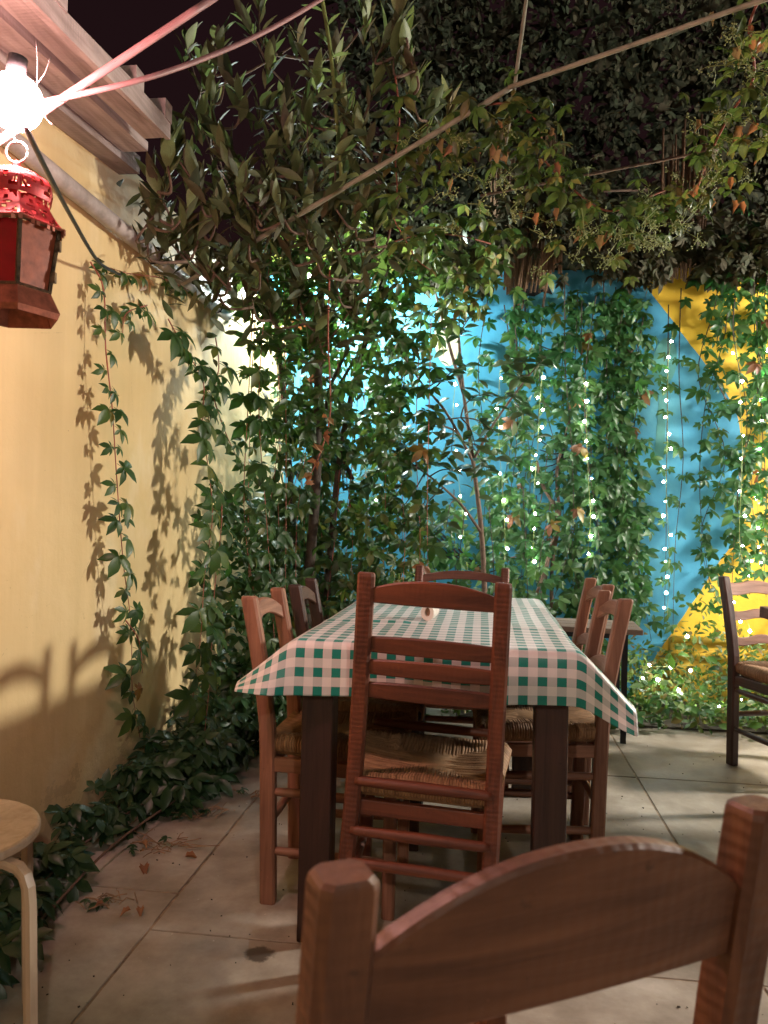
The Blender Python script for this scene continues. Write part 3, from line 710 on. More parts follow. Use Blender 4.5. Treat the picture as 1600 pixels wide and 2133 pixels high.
def lantern():
    base = [(-0.796,1.206,1.374)][0]
    t = thing('hanging_lantern', 'red tin lantern with pierced dome and coloured glass hanging at upper left', 'lantern', base, R(16 - 7.3))
    def hexr(r, z, off=0): return [(r*math.cos(R(60*k + off)), r*math.sin(R(60*k + off)), z) for k in range(6)]
    b = MB(); b.loft([hexr(.062, .046), hexr(.080, .010), hexr(.076, .0), hexr(.058, .041)], cap=False); b.build('flared_base', M['copper'], t)
    b = MB(); b.loft([hexr(.060, .039), hexr(.060, .043)]); b.build('floor_plate', M['copper'], t)
    rt, rb, zt, zb = .074, .0605, .152, .045
    for k in range(6):
        a0, a1 = R(60*k), R(60*k + 60)
        q = [Vector((r*math.cos(a), r*math.sin(a), z)) for r, a, z in ((rb, a0, zb), (rb, a1, zb), (rt, a1, zt), (rt, a0, zt))]
        c = sum(q, Vector())/4; nn = Vector((c.x, c.y, 0)).normalized()
        g = [c + (p - c)*.93 - nn*.002 for p in q]; g2 = [p - nn*.002 for p in g]
        b = MB(); b.add([*g, *g2], [(0, 1, 2, 3), (7, 6, 5, 4), (0, 4, 5, 1), (1, 5, 6, 2), (2, 6, 7, 3), (3, 7, 4, 0)])
        fr = MB()
        for i in range(4):
            p, n_ = q[i], q[(i + 1) % 4]; fr.tube([p, p.lerp(n_, .5), n_], .0042, 4)
        fr = fr.build('pane_frame', M['brass'], t)
        b.build('glass_pane', M['amber_glass'] if k % 2 == 1 else M['red_glass'], fr)
        if k in (0, 1, 5):
            for s in (.25, .75):
                p = q[1].lerp(q[2], s); b = MB(); b.box(p + Vector((p.x, p.y, 0)).normalized()*.003, (.008, .008, .018), Matrix.Rotation(a1, 3, 'Z')); b.build('hinge', M['brass'], fr)
    # pierced skirt and dome: lace of small cells cut out of each facet
    def lace(name, prof, cells, rule):
        nz = len(prof) - 1; b = MB()
        for k in range(6):
            a0, a1 = R(60*k), R(60*k + 60)
            def pt(i, s):
                r, z = prof[i]; p0 = Vector((r*math.cos(a0), r*math.sin(a0), z)); p1 = Vector((r*math.cos(a1), r*math.sin(a1), z)); p = p0.lerp(p1, s)
                bul = 1 + .10*math.sin(math.pi*s)*(1 if name == 'pierced_dome' else .35); return (p.x*bul, p.y*bul, p.z)
            vs = [pt(i, j/cells) for i in range(nz + 1) for j in range(cells + 1)]; fs = []
            for i in range(nz):
                for j in range(cells):
                    if rule(i/nz, (j + .5)/cells - .5, i, j): fs.append((i*(cells + 1) + j, i*(cells + 1) + j + 1, (i + 1)*(cells + 1) + j + 1, (i + 1)*(cells + 1) + j))
            b.add(vs, fs)
        o = b.build(name, M['tin'], t); sd = o.modifiers.new('t', 'SOLIDIFY'); sd.thickness = .0016; return o
    def rosette(fz, s, i, j):
        if i in (0,) or abs(s) > .42: return True
        d = math.hypot((fz - .5)*1.1, s*1.15); an = math.atan2(fz - .5, s)
        if d < .10: return True
        if .36 < d < .43: return True
        if d < .36: return math.cos(an*6) < .1
        return (abs(s) + abs(fz - .5)) < .62
    lace('pierced_skirt', [(.084 - .034*(i/12)**.75, .152 + .048*i/12) for i in range(13)], 16, rosette)
    lace('pierced_dome', [(.052*math.cos(math.pi/2*(i/12)**1.25)*(1 + .12*math.sin(math.pi*i/12)) + .006, .199 + .052*math.sin(math.pi/2*i/12)) for i in range(13)], 16, rosette)
    b = MB()
    for k in range(48):
        a = R(7.5*k); r = .083*(math.cos(R(30))/math.cos((a % R(60)) - R(30)))
        if k % 3 != 2: b.box((r*math.cos(a), r*math.sin(a), .149), (.003, .006, .010), Matrix.Rotation(a, 3, 'Z'))
    b.loft([hexr(.0845, .154), hexr(.0855, .152), hexr(.082, .149), hexr(.081, .154)], cap=False)
    b.build('toothed_rim', M['copper'], t)
    b = MB(); b.tube([(0, 0, .248), (0, 0, .254), (0, 0, .262), (0, 0, .268)], [.012, .006, .007, .004], 10); b.build('finial', M['tin'], t, True)
    b = MB(); b.tube([(.018*math.cos(a), 0, .283 + .018*math.sin(a)) for a in np.linspace(0, 2*math.pi, 24)], .0022, 6); b.build('hanging_ring', M['ring'], t, True)
    b = MB(); b.tube(smooth_path([(.004, 0, .298), (-.006, 0, .308), (-.004, 0, .335), (.01, 0, .352)], 5), .0016, 5); b.build('hook', M['ring'], t, True)
lantern()

# white lamp in the corner, behind the foliage
fl = thing('corner_lamp', 'dazzling white lamp hidden behind the leaves in the wall corner', 'lamp', (-1.00, 4.36, 2.44))
sphere_mb((0, 0, 0), .045, 16, 10).build('glass_globe', M['flood_light'], fl, True)
b = MB(); b.tube([(-.27, .02, .10), (-.10, .01, .11), (0, 0, .085), (0, 0, .044)], .012, 8); b.build('bracket', M['black_metal'], fl, True)
# warm lamp standing to the right, beyond the frame: it throws the chair shadows onto the yellow wall
rlamp = thing('pendant_lamp', 'warm bulb hanging on a cord beyond the right edge', 'lamp', (3.3, 3.5, 1.95))
sphere_mb((0, 0, 0), .16, 20, 12).build('glass_globe', M['lamp_light'], rlamp, True)
b = MB(); b.tube([(0, 0, .155), (0, 0, .21)], .018, 10); b.build('socket', M['cable'], rlamp, True)
b = MB(); b.tube([(0, 0, .09), (0, 0, 1.6)], .004, 6); b.build('cord', M['cable'], rlamp)

rl2 = thing('pendant_lamp', 'terrace bulb hanging on a cord behind the viewer', 'lamp', (.9, -2.0, 2.35))
sphere_mb((0, 0, 0), .04, 16, 10).build('glass_globe', M['back_light'], rl2, True)
b = MB(); b.tube([(0, 0, .038), (0, 0, .09)], .018, 10); b.build('socket', M['cable'], rl2, True)
b = MB(); b.tube([(0, 0, .09), (0, 0, 1.6)], .004, 6); b.build('cord', M['cable'], rl2)

# ================================================================ LEAVES
def leaflet(verts, faces, base, direction, normal, length, width, n=4, fold=.22, curl=.25, tooth=0.0, rs=random):
    """one leaf blade: two halves folded along the midrib, drooping towards the tip"""
    d = direction.normalized(); nn = (normal - d*normal.dot(d)).normalized(); sd = d.cross(nn)
    prof = {3: (0, .85, .8, 0), 4: (0, .80, 1.0, .62, 0), 5: (0, .66, 1.0, .88, .50, 0)}[n]
    o = len(verts); mids = []; lefts = []; rights = []
    for i in range(n + 1):
        t = i/n; drop = -curl*t*t*length
        m = base + d*(t*length) + nn*drop; mids.append(len(verts)); verts.append(tuple(m))
        if 0 < i < n:
            w = width*.5*prof[i]*(1 + tooth*(1 if i % 2 else -1)); up = nn*(fold*w); fw = d*(length*.03)
            lefts.append(len(verts)); verts.append(tuple(m - sd*w + up + fw)); rights.append(len(verts)); verts.append(tuple(m + sd*w + up + fw))
    faces.append((mids[0], lefts[0], mids[1])); faces.append((mids[0], mids[1], rights[0]))
    for i in range(n - 2):
        faces.append((mids[i + 1], lefts[i], lefts[i + 1], mids[i + 2])); faces.append((mids[i + 1], mids[i + 2], rights[i + 1], rights[i]))
    faces.append((mids[n - 1], lefts[-1], mids[n])); faces.append((mids[n - 1], mids[n], rights[-1]))
def creeper_leaf(seed, n=4, tooth=.0):
    """five-fingered leaf; local +Y is the tip direction, +Z the upper face, petiole from the origin"""
    rs = random.Random(seed); v, f = [], []
    c = Vector((0, .35, 0))
    for k, (a, ln) in enumerate(((-118, .62), (-58, .88), (0, 1.0), (56, .90), (116, .60))):
        an = R(a + rs.uniform(-9, 9)); dr = Vector((math.sin(an), math.cos(an), rs.uniform(-.35, .02)))
        l = ln*rs.uniform(.85, 1.1)
        leaflet(v, f, c, dr, Vector((rs.uniform(-.25, .25), rs.uniform(-.25, .25), 1)), l, l*rs.uniform(.42, .52), n, rs.uniform(.1, .35), rs.uniform(.1, .4), tooth, rs)
    return v, f
def petiole(v, f):
    o = len(v); v += [(-.012, 0, 0), (.012, 0, 0), (.010, .36, 0), (-.010, .36, 0), (0, 0, -.02), (0, .36, -.02)]
    f += [(o, o + 1, o + 2, o + 3), (o + 1, o + 4, o + 5, o + 2), (o + 4, o, o + 3, o + 5)]
def single_leaf(seed, n=4, asp=.34, curl=.2):
    rs = random.Random(seed); v, f = [], []
    leaflet(v, f, Vector((0, 0, 0)), Vector((rs.uniform(-.06, .06), 1, 0)), Vector((0, 0, 1)), 1, asp*rs.uniform(.85, 1.15), n, rs.uniform(.15, .4), rs.uniform(0, curl), 0, rs)
    return v, f
def dry_leaf(seed):
    rs = random.Random(seed); v, f = [], []
    leaflet(v, f, Vector((0, 0, 0)), Vector((.1, 1, 0)), Vector((0, 0, 1)), 1, .55, 5, 1.3, .55, .25, rs); return v, f
def as_meshes(name, shapes, mat, pet=False):
    out = []
    for v, f in shapes:
        v, f = list(v), list(f)
        if pet: petiole(v, f)
        me = bpy.data.meshes.new(name); me.from_pydata(v, [], f); me.update(); me.materials.append(mat); me.polygons.foreach_set('use_smooth', [True]*len(f)); out.append(me)
    return out
SH_CREEP = [creeper_leaf(i) for i in range(6)]; SH_CREEP5 = [creeper_leaf(20 + i, 5, .07) for i in range(6)]
SH_LAUREL = [single_leaf(40 + i, 4, .31, .30) for i in range(5)]; SH_OVATE = [single_leaf(60 + i, 4, .56, .3) for i in range(5)]; SH_DRY = [dry_leaf(80 + i) for i in range(4)]
SH_SIMPLE = [single_leaf(90 + i, 3, .5, .3) for i in range(4)]
LM = {
    'creeper': as_meshes('creeper_leaf', SH_CREEP5, M['creeper'], True),
    'creeper_wall': as_meshes('creeper_leaf', SH_CREEP, M['creeper_wall'], True),
    'old': as_meshes('creeper_leaf', SH_CREEP5, M['old_creeper'], True),
    'top': as_meshes('creeper_leaf', SH_CREEP5, M['creeper_top'], True),
    'ground': as_meshes('creeper_leaf', SH_CREEP5, M['ground_creeper'], True),
    'laurel': as_meshes('laurel_leaf_lit', [single_leaf(140 + i, 5, .37, .25) for i in range(6)], M['laurel']),
    'ficus': as_meshes('shrub_leaf', SH_OVATE, M['ficus']),
    'dry': as_meshes('withered_leaf', SH_DRY, M['drylf']),
    'bed': as_meshes('bed_leaf', SH_OVATE, M['bed']),
}
def frame(tip, nrm):
    t = Vector(tip).normalized(); n = Vector(nrm); n = n - t*n.dot(t)
    if n.length < 1e-4: n = Vector((.3, .2, 1)) - t*Vector((.3, .2, 1)).dot(t)
    n.normalize(); x = t.cross(n); return Matrix((x, t, n)).transposed()
def put(kind, parent, base, p, tip, nrm, s, name='leaf'):
    o = bpy.data.objects.new(name, random.choice(LM[kind])); o.parent = parent
    o.location = (p[0] - base[0], p[1] - base[1], p[2] - base[2])
    o.rotation_mode = 'QUATERNION'; o.rotation_quaternion = frame(tip, nrm).to_quaternion(); o.scale = (s, s, s)
    col.objects.link(o); return o
def mass(name, shapes, P, T, Nn, S, mat, parent=None, base=(0, 0, 0), kind='stuff'):
    """many leaves joined: one mesh of leaf-sized blades at P, tips T, upper faces Nn, sizes S"""
    P = np.asarray(P, float) - np.asarray(base, float); T = np.asarray(T, float); Nn = np.asarray(Nn, float); S = np.asarray(S, float)
    T /= np.linalg.norm(T, axis=1, keepdims=True) + 1e-9
    Nn = Nn - T*(Nn*T).sum(1, keepdims=True); Nn /= np.linalg.norm(Nn, axis=1, keepdims=True) + 1e-9; X = np.cross(T, Nn)
    pick = rng.integers(0, len(shapes), len(P)); V = []; F = []; off = 0
    for k, (v, f) in enumerate(shapes):
        idx = np.nonzero(pick == k)[0]
        if not len(idx): continue
        v = np.array(v); Vk = (P[idx][:, None, :] + S[idx][:, None, None]*(v[None, :, 0:1]*X[idx][:, None, :] + v[None, :, 1:2]*T[idx][:, None, :] + v[None, :, 2:3]*Nn[idx][:, None, :]))
        V.append(Vk.reshape(-1, 3))
        for j in range(len(idx)):
            o = off + j*len(v); F += [tuple(a + o for a in q) for q in f]
        off += len(idx)*len(v)
    me = bpy.data.meshes.new(name); me.from_pydata(np.concatenate(V).tolist(), [], F); me.update(); me.materials.append(mat); me.polygons.foreach_set('use_smooth', [True]*len(me.polygons))
    o = bpy.data.objects.new(name, me); col.objects.link(o)
    if parent: o.parent = parent
    if kind: o['kind'] = kind
    return o
U = random.uniform
def jit(v, k): return (v[0] + U(-k, k), v[1] + U(-k, k), v[2] + U(-k, k))

def strand(parent, base, path, kind, step, size, out, stem_mat='redstem', r=.0028, side=1.0, tipdown=1.0, spread=.5, taper=True, density=1.0, stem=True):
    """a hanging creeper shoot: stem tube with alternating leaves; out = direction into the open"""
    P = smooth_path([jit(p, .012) for p in path], 6); out = Vector(out).normalized(); lat = out.cross(Vector((0, 0, 1))).normalized()
    if stem:
        b = MB(); b.tube([sub(p, base) for p in P], [r*(1 - .6*i/len(P)) for i in range(len(P))], 5); b.build('stem', M[stem_mat], parent, True)
    acc = 0; k = random.randint(0, 1); tot = sum((P[i + 1] - P[i]).length for i in range(len(P) - 1)); run = 0
    for i in range(len(P) - 1):
        d = P[i + 1] - P[i]; acc += d.length; run += d.length
        if acc > step:
            acc = 0
            if U(0, 1) > density: continue
            k ^= 1; sg = 1 if k else -1; s = size*U(.55, 1.22)*(1 - .35*(run/tot)**3 if taper else 1)
            tip = lat*sg*side*U(.45, 1.1) + out*U(.1, spread) + Vector((0, 0, -tipdown*U(.3, .9)))
            put(kind if U(0, 1) > .04 else 'old', parent, base, P[i] + lat*sg*.006, tip, out*U(.7, 1.1) + Vector((U(-.35, .35), U(-.35, .35), U(.1, .8))), s)
            if U(0, 1) < .45:
                put(kind, parent, base, P[i] - lat*sg*.006, -lat*sg*U(.3, .9) + out*U(.2, .7) + Vector((0, 0, -U(.2, .9))), out + Vector((U(-.4, .4), U(-.4, .4), U(.1, .9))), s*.8)

# ---- left wall creeper strands
INTO = (1, -.25, 0)
v1 = thing('creeper_vine', 'single slender creeper strand hanging down the yellow wall', 'vine', (WX, 2.6, 0), group='creepers on the yellow wall'); vb = (WX, 2.6, 0)
strand(v1, vb, [(-1.235,2.281,1.836), (-1.225,2.303,1.764), (-1.21,2.312,1.582), (-1.2,2.341,1.387), (-1.2,2.382,1.219), (-1.2,2.419,1.031), (-1.2,2.449,0.87), (-1.2,2.509,0.668), (-1.19,2.564,0.426), (-1.18,2.579,0.255)], 'creeper', .047, .068, INTO, side=1.0, spread=.5, taper=False)
strand(v1, vb, [(-1.2,2.986,1.969), (-1.2,2.687,1.906), (-1.21,2.477,1.865), (-1.22,2.305,1.832)], 'creeper', .05, .068, INTO, spread=.7)
strand(v1, vb, [(-1.2,2.573,1.777), (-1.2,2.458,1.712), (-1.2,2.417,1.638)], 'creeper', .05, .06, INTO, spread=.7)
strand(v1, vb, [(-1.19,2.473,0.69), (-1.17,2.537,0.616), (-1.16,2.56,0.496)], 'creeper', .05, .06, INTO, spread=.7)
v2 = thing('creeper_vine', 'leafy red-stemmed creeper strand beside the slender one, nearer the corner', 'vine', (WX, 3.5, 0), group='creepers on the yellow wall'); vb = (WX, 3.5, 0)
strand(v2, vb, [(-1.15,2.674,1.76), (-1.14,2.805,1.666), (-1.12,2.926,1.568), (-1.1,2.936,1.416), (-1.09,2.965,1.227), (-1.08,2.962,1.035), (-1.07,2.897,0.81), (-1.06,2.818,0.596), (-1.05,2.743,0.376)], 'creeper', .052, .088, INTO, spread=.8, taper=False)
strand(v2, vb, [(-1.12,3.075,1.794), (-1.11,3.079,1.675), (-1.1,2.994,1.521), (-1.09,2.965,1.382)], 'creeper', .055, .085, INTO, spread=.8, taper=False)
strand(v2, vb, [(-1.1,2.994,1.521), (-1.07,3.092,1.396), (-1.05,3.23,1.287)], 'creeper', .055, .085, INTO, spread=.8)
strand(v2, vb, [(-1.12,3.202,1.201), (-1.1,3.135,0.995), (-1.09,3.078,0.736), (-1.08,3.017,0.41), (-1.05,2.868,0.218)], 'creeper', .055, .085, INTO, spread=.8, taper=False)
# ---- corner curtain, from the pipe end to the corner
v3 = thing('creeper_curtain', 'dense dark creeper curtain filling the corner beside the yellow wall', 'vine', (WX + .1, 4.0, 0)); vb = (WX + .1, 4.0, 0)
for i in range(15):
    y = 3.35 + .085*i + U(-.03, .03); x = WX + .10 + U(0, .22) + .02*i
    z0 = 2.25 + U(-.2, .15)
    gap = 4.15 < y < 4.6 and i % 2
    if gap: x = WX + .07
    strand(v3, vb, [(x, y, z0), (x + U(-.03, .05), y + U(-.04, .04), 1.6), (x + U(-.03, .06), y + U(-.04, .04), 1.0), (x + U(0, .1), y - U(0, .08), .35)], 'creeper', .085 if not gap else .13, .082, (1, -.6, 0), spread=.9, density=.95, taper=False)
n = 700
yy = rng.uniform(3.2, 4.6, n); hh = rng.uniform(0, 1, n)**1.35
P = np.stack([WX + .06 + rng.uniform(0, .34, n)*(1.0 - .35*hh) + (yy - 3.2)*.06, yy, .05 + hh*1.15], 1)
mass('foliage', SH_CREEP, P, rng.normal(0, .55, (n, 3)) + [.35, -.35, -.5], rng.normal(0, .35, (n, 3)) + [.7, -.6, .5], rng.uniform(.05, .085, n), M['creeper'], v3, vb)
v3.children[-1]

# ---- ground creeper along the foot of the yellow wall
v4 = thing('ground_creeper', 'broad-leaved creeper crawling along the foot of the yellow wall', 'plant', (WX, 2.2, 0)); vb = (WX, 2.2, 0)
gp = [(WX + .05, 1.2, .05), (WX + .12, 1.7, .06), (WX + .10, 2.2, .07), (WX + .16, 2.7, .08), (WX + .18, 3.3, .1)]
for dx in (0, .09):
    b = MB(); b.tube([sub((p[0] + dx, p[1], p[2] - .02), vb) for p in smooth_path(gp)], .004, 5); b.build('stem', M['bark'], v4, True)
for i in range(250):
    y = 1.15 + 2.3*(i/250) + U(-.05, .05)
    w = .15 + .05*math.sin(y*5) + .10*max(0, (y - 2.35)) + (.04 if y < 1.7 else 0)
    x = WX + .03 + U(0, 1)**1.1*w; z = .035 + U(0, .13)*(1 - (x - WX)/.5) + (.08 if y > 2.5 else 0)*U(0, 1)
    put('ground', v4, vb, (x, y, z), (U(-.1, 1), U(-.9, .4), U(-.35, .25)), (U(-.2, .7), U(-.7, .2), U(.5, 1.1)), U(.048, .075))
n = 420; yy = rng.uniform(2.5, 3.9, n)
P = np.stack([WX + .03 + rng.uniform(0, 1, n)**.8*(.24 + .10*(yy - 2.5)), yy, .04 + rng.uniform(0, 1, n)**1.3*(.16 + .16*(yy - 2.5))], 1)
mass('foliage', SH_CREEP, P, rng.normal(0, .55, (n, 3)) + [.45, -.45, -.25], rng.normal(0, .35, (n, 3)) + [.4, -.5, .9], rng.uniform(.05, .08, n), M['ground_creeper'], v4, vb)

# ---- creepers on the mural wall
def wall_vine(name, label, xs_, z0, z1, ns, size=.072, step=.068, y0=4.52, y1=4.74, stem='darkbark', sway=.085, density=1.0, group='creepers on the mural wall', kind='creeper_wall', prof=None, extra=0):
    base = ((xs_[0] + xs_[1])/2, BY - .1, 0); t = thing(name, label, 'vine', base, group=group)
    for i in range(ns):
        x = xs_[0] + (xs_[1] - xs_[0])*((i + .5)/ns) + U(-.03, .03); y = U(y0, y1); zt = z0 + U(-.15, .12); zb = z1 + U(-.12, .25)
        if prof: zt, zb = prof((i + .5)/ns, zt, zb)
        pts = [(x, y, zt)]
        m_ = max(2, int((zt - zb)/.45))
        for k in range(1, m_ + 1): pts.append((x + U(-sway, sway), min(y1, y + U(-.03, .03)), zt + (zb - zt)*k/m_))
        strand(t, base, pts, kind, step, size, (0, -1, 0), stem, .0035, spread=.7, density=density, taper=False)
    for i in range(3 if ns > 3 else 0):          # runners climbing across the hanging shoots
        xa = U(*xs_); xb = U(*xs_); za = U(z1 + .1, z0 - .3); zb = za + U(-.3, .5)
        strand(t, base, [(xa, y1 - .01, za), ((xa + xb)/2, y1 - .04, (za + zb)/2 - .06), (xb, y1 - .01, zb)], kind, step*1.6, size*.8, (0, -1, 0), 'bark', .005, spread=.6, taper=False)
    if extra:
        xx = rng.uniform(xs_[0], xs_[1], extra); zz = rng.uniform(z1 + .05, z0, extra)
        if prof: zz = np.array([rng.uniform(*sorted(prof((x - xs_[0])/(xs_[1] - xs_[0]), z0, z1))) for x in xx])
        P = np.stack([xx + .03*np.sin(zz*7), rng.uniform(y0 + .04, y1, extra), zz], 1)
        mass('foliage', SH_CREEP, P, rng.normal(0, .55, (extra, 3)) + [0, -.35, -.6], rng.normal(0, .35, (extra, 3)) + [0, -.9, .5], rng.uniform(.05, .078, extra), M[kind], t, base)
    return t
wall_vine('creeper_vine', 'thick creeper column between the blue gap and the middle of the mural', (.50, .97), 2.42, .42, 10, .078, .062, extra=330)
wall_vine('creeper_vine', 'heavy creeper curtain over the yellow end of the mural', (1.24, 1.80), 2.75, .55, 10, .072, .066, 4.40, 4.70, prof=lambda u, a, b_: (a, b_ + .75*max(0, u - .2)), extra=210)
wall_vine('creeper_vine', 'sparse creeper strand twined with fairy lights over bare blue paint', (1.05, 1.13), 2.45, .35, 2, .066, .125, 4.62, 4.74, sway=.02)
wall_vine('creeper_vine', 'tangled creeper over the middle of the blue mural', (-.02, .50), 2.40, .45, 8, .070, .075, 4.45, 4.74, extra=110)
wall_vine('creeper_vine', 'low bushy creeper at the foot of the blue mural behind the table', (-.70, .45), 1.15, .20, 12, .066, .07, 4.35, 4.70, extra=150)
wall_vine('creeper_vine', 'light creeper strands left of the cream shape on the mural', (-1.00, -.45), 1.9, .5, 4, .066, .12, 4.40, 4.72)

# woody climber trunks on the mural
ct = thing('climber_trunk', 'bare brown forked climber trunk against the blue mural', 'vine', (.40, 4.6, 0))
for pts, r in (([(0.356,4.58,0.455), (0.379,4.6,0.791), (0.444,4.62,1.075), (0.35,4.64,1.272), (0.315,4.66,1.416)], .016), ([(0.421,4.62,0.452), (0.414,4.62,0.791), (0.452,4.62,1.075), (0.434,4.66,1.36), (0.513,4.68,1.707), (0.537,4.7,1.998)], .012), ([(0.299,4.5,0.573), (0.38,4.55,0.822), (0.435,4.6,1.018)], .010)):
    b = MB(); P = smooth_path(pts); b.tube([sub(p, (.40, 4.6, 0)) for p in P], [r*(1 - .45*i/len(P)) for i in range(len(P))], 8); b.build('stem', M['bark'], ct, True)

# ---- leafy shrub in front of the mural
sh = thing('leafy_shrub', 'dark oval-leaved shrub spreading in front of the blue mural', 'shrub', (-.12, 4.25, 0)); sb_ = (-.12, 4.25, 0)
stems = [([(0.032,4.364,0.497), (-0.003,4.336,0.983), (-0.059,4.305,1.383), (-0.117,4.264,1.752), (-0.151,4.226,2.062)], .017), ([(-0.003,4.336,0.983), (-0.118,4.219,1.139), (-0.258,4.099,1.262), (-0.39,3.98,1.354)], .009), ([(-0.059,4.305,1.383), (0.055,4.237,1.59), (0.177,4.15,1.759), (0.269,4.06,1.869)], .009), ([(-0.117,4.264,1.752), (-0.221,4.298,2.08), (-0.3,4.386,2.377)], .012), ([(-0.059,4.305,1.383), (-0.204,4.153,1.629), (-0.328,4.035,1.764), (-0.427,3.971,1.903)], .009), ([(-0.059,4.305,1.383), (-0.149,4.11,1.521), (-0.267,3.944,1.55), (-0.118,3.862,1.565)], .007)]
for pts, r in stems:
    b = MB(); P = smooth_path(pts); b.tube([sub(p, sb_) for p in P], [r*(1 - .6*i/len(P)) for i in range(len(P))], 7); b.build('stem', M['bark'], sh, True)
tw = [(-0.365,3.983,1.354), (-0.266,3.944,1.501), (-0.443,3.972,1.503), (-0.516,3.963,1.426), (-0.569,3.955,1.6), (-0.417,4.028,1.231), (-0.314,4.043,1.106), (-0.472,3.967,1.702), (-0.33,4.034,1.866), (-0.201,4.001,1.783), (-0.103,4.012,1.861), (-0.025,3.973,1.704), (0.098,3.989,1.682), (0.169,3.998,1.783), (0.265,4.009,1.859), (0.052,3.985,1.508), (-0.043,3.923,1.427), (-0.162,3.858,1.396), (-0.232,3.85,1.322), (-0.113,3.915,1.304), (0.008,3.981,1.31), (-0.288,4.088,2.082), (-0.366,4.077,2.157), (-0.191,4.15,2.2), (-0.036,4.22,2.165), (-0.134,4.108,2.034), (-0.378,3.976,1.954), (0.12,4.041,1.866), (0.2,4.053,1.617), (-0.341,4.09,1.004), (-0.189,4.11,1.008), (-0.519,4.068,1), (-0.613,3.952,1.349), (-0.635,3.95,1.198), (-0.46,4.016,2.04), (0.081,4.04,1.365), (-0.526,3.958,1.901)]
cnt = 0
for p in tw:
    j = min(stems, key=lambda s: min((Vector(q) - Vector(p)).length for q in s[0])); q = min(smooth_path(j[0]), key=lambda q: (q - Vector(p)).length)
    e = Vector(p); m_ = (q + e)/2 + Vector((U(-.03, .03), U(-.03, .03), U(.0, .05)))
    b = MB(); tp = smooth_path([q, m_, e], 5); b.tube([sub(x, sb_) for x in tp], [.0045*(1 - .6*i/len(tp)) for i in range(len(tp))], 5); b.build('twig', M['darkbark'], sh, True)
    ax = (e - m_).normalized()
    for k in range(8):
        a = k*2.4 + U(-.3, .3); pos = e - ax*.03*(k % 4) ; pr = Vector((math.cos(a), math.sin(a)*.7 - .25, U(-.35, .55)))
        put('ficus', sh, sb_, pos, pr + ax*.5, (U(-.3, .3), -.5 + U(-.3, .3), U(.5, 1.2)), U(.075, .105)); cnt += 1
n = 160; P = []; T = []
for _ in range(n):
    p = random.choice(tw); P.append((p[0] + random.gauss(0, .10), p[1] + random.gauss(0, .12), p[2] + random.gauss(0, .10))); T.append((U(-1, 1), U(-1, .6), U(-.6, .6)))
mass('foliage', SH_OVATE, P, T, rng.normal(0, .4, (n, 3)) + [0, -.4, .9], rng.uniform(.055, .09, n), M['ficus'], sh, sb_)

# ---- laurel tree: rooted near the corner, crown leaning over the yard
lt = thing('laurel_tree', 'laurel tree with upright leaf clusters rising above the left corner', 'tree', (-.86, 3.88, 0)); lb = (-.86, 3.88, 0)
tk = thing
limbs = [([(-.86, 3.88, 0), (-.88, 3.86, .6), (-.84, 3.82, 1.2), (-.82, 3.72, 1.7), (-.78, 3.55, 2.15)], .032),
         ([(-.84, 3.95, 0), (-.80, 3.98, .7), (-.74, 3.95, 1.4), (-.62, 3.85, 1.9), (-.45, 3.7, 2.4)], .022),
         ([(-.90, 3.92, 0), (-.95, 3.95, .6), (-1.0, 3.9, 1.3), (-1.02, 3.75, 1.8), (-1.0, 3.5, 2.1)], .020),
         ([(-0.69,4.044,1.252), (-0.828,3.972,1.626), (-0.713,3.934,1.947), (-0.676,3.836,2.168), (-0.675,3.733,2.377)], .012),
         ([(-0.804,3.975,1.677), (-0.602,3.947,1.999), (-0.451,3.915,2.163), (-0.328,3.879,2.274)], .009)]
tips = [(-1.028,2.878,2.78), (-0.957,2.837,2.651), (-0.859,2.8,2.562), (-1.061,2.873,2.864), (-0.958,2.935,2.983), (-1.152,2.962,2.836), (-0.814,2.757,2.377), (-0.745,2.766,2.432), (-0.707,2.772,2.308), (-0.687,2.823,2.53), (-0.792,2.859,2.609), (-0.356,2.763,2.731), (-0.392,2.757,2.783), (-0.305,2.769,2.75), (-0.343,2.763,2.889), (-0.431,2.804,2.653), (-0.289,2.823,2.62), (-0.239,2.88,2.577), (-0.173,2.989,2.631), (-0.262,2.978,2.479), (-1.066,2.474,2.277), (-1.06,2.425,2.206), (-1.111,2.469,2.138), (-0.983,2.486,2.174), (-1.005,2.483,2.092), (-1.147,2.516,2.076), (-1.184,2.562,2.027), (-1.137,2.618,2.03), (-1.019,2.633,2.067), (-0.935,2.593,2.134), (-0.869,2.601,2.186), (-0.921,2.644,2.293), (-0.816,2.658,2.175), (-0.761,2.716,2.179), (-0.879,2.751,2.108), (-0.668,2.778,2.166), (-0.591,2.838,2.242), (-0.509,2.899,2.228), (-0.577,2.838,2.406), (-0.47,2.851,2.463), (-0.554,2.889,2.614), (-0.677,2.923,2.732), (-0.991,2.784,2.451), (-1.12,2.868,2.572), (-1.103,2.919,2.693), (-1.125,2.721,2.031), (-1.054,2.781,1.996), (-0.98,2.84,1.996), (-0.886,2.902,2.052), (-0.776,2.916,2.13), (-0.663,2.93,2.095), (-1.086,2.978,1.965), (-0.951,2.996,1.968), (-0.508,3.152,2.129), (-0.957,3.297,1.974), (-0.744,3.325,1.873), (-0.832,3.313,2.041), (-0.588,3.344,1.983), (-0.645,3.236,2.067), (-0.61,3.037,2.209), (-0.457,3.057,2.232), (-0.382,3.065,2.33), (-0.805,3.106,3.022), (-0.513,3.042,3.044), (-0.893,2.995,2.861), (-0.625,3.029,2.887), (-1.301,3.143,3.052), (-0.967,3.084,3.179)]
twl = []; AX = {}
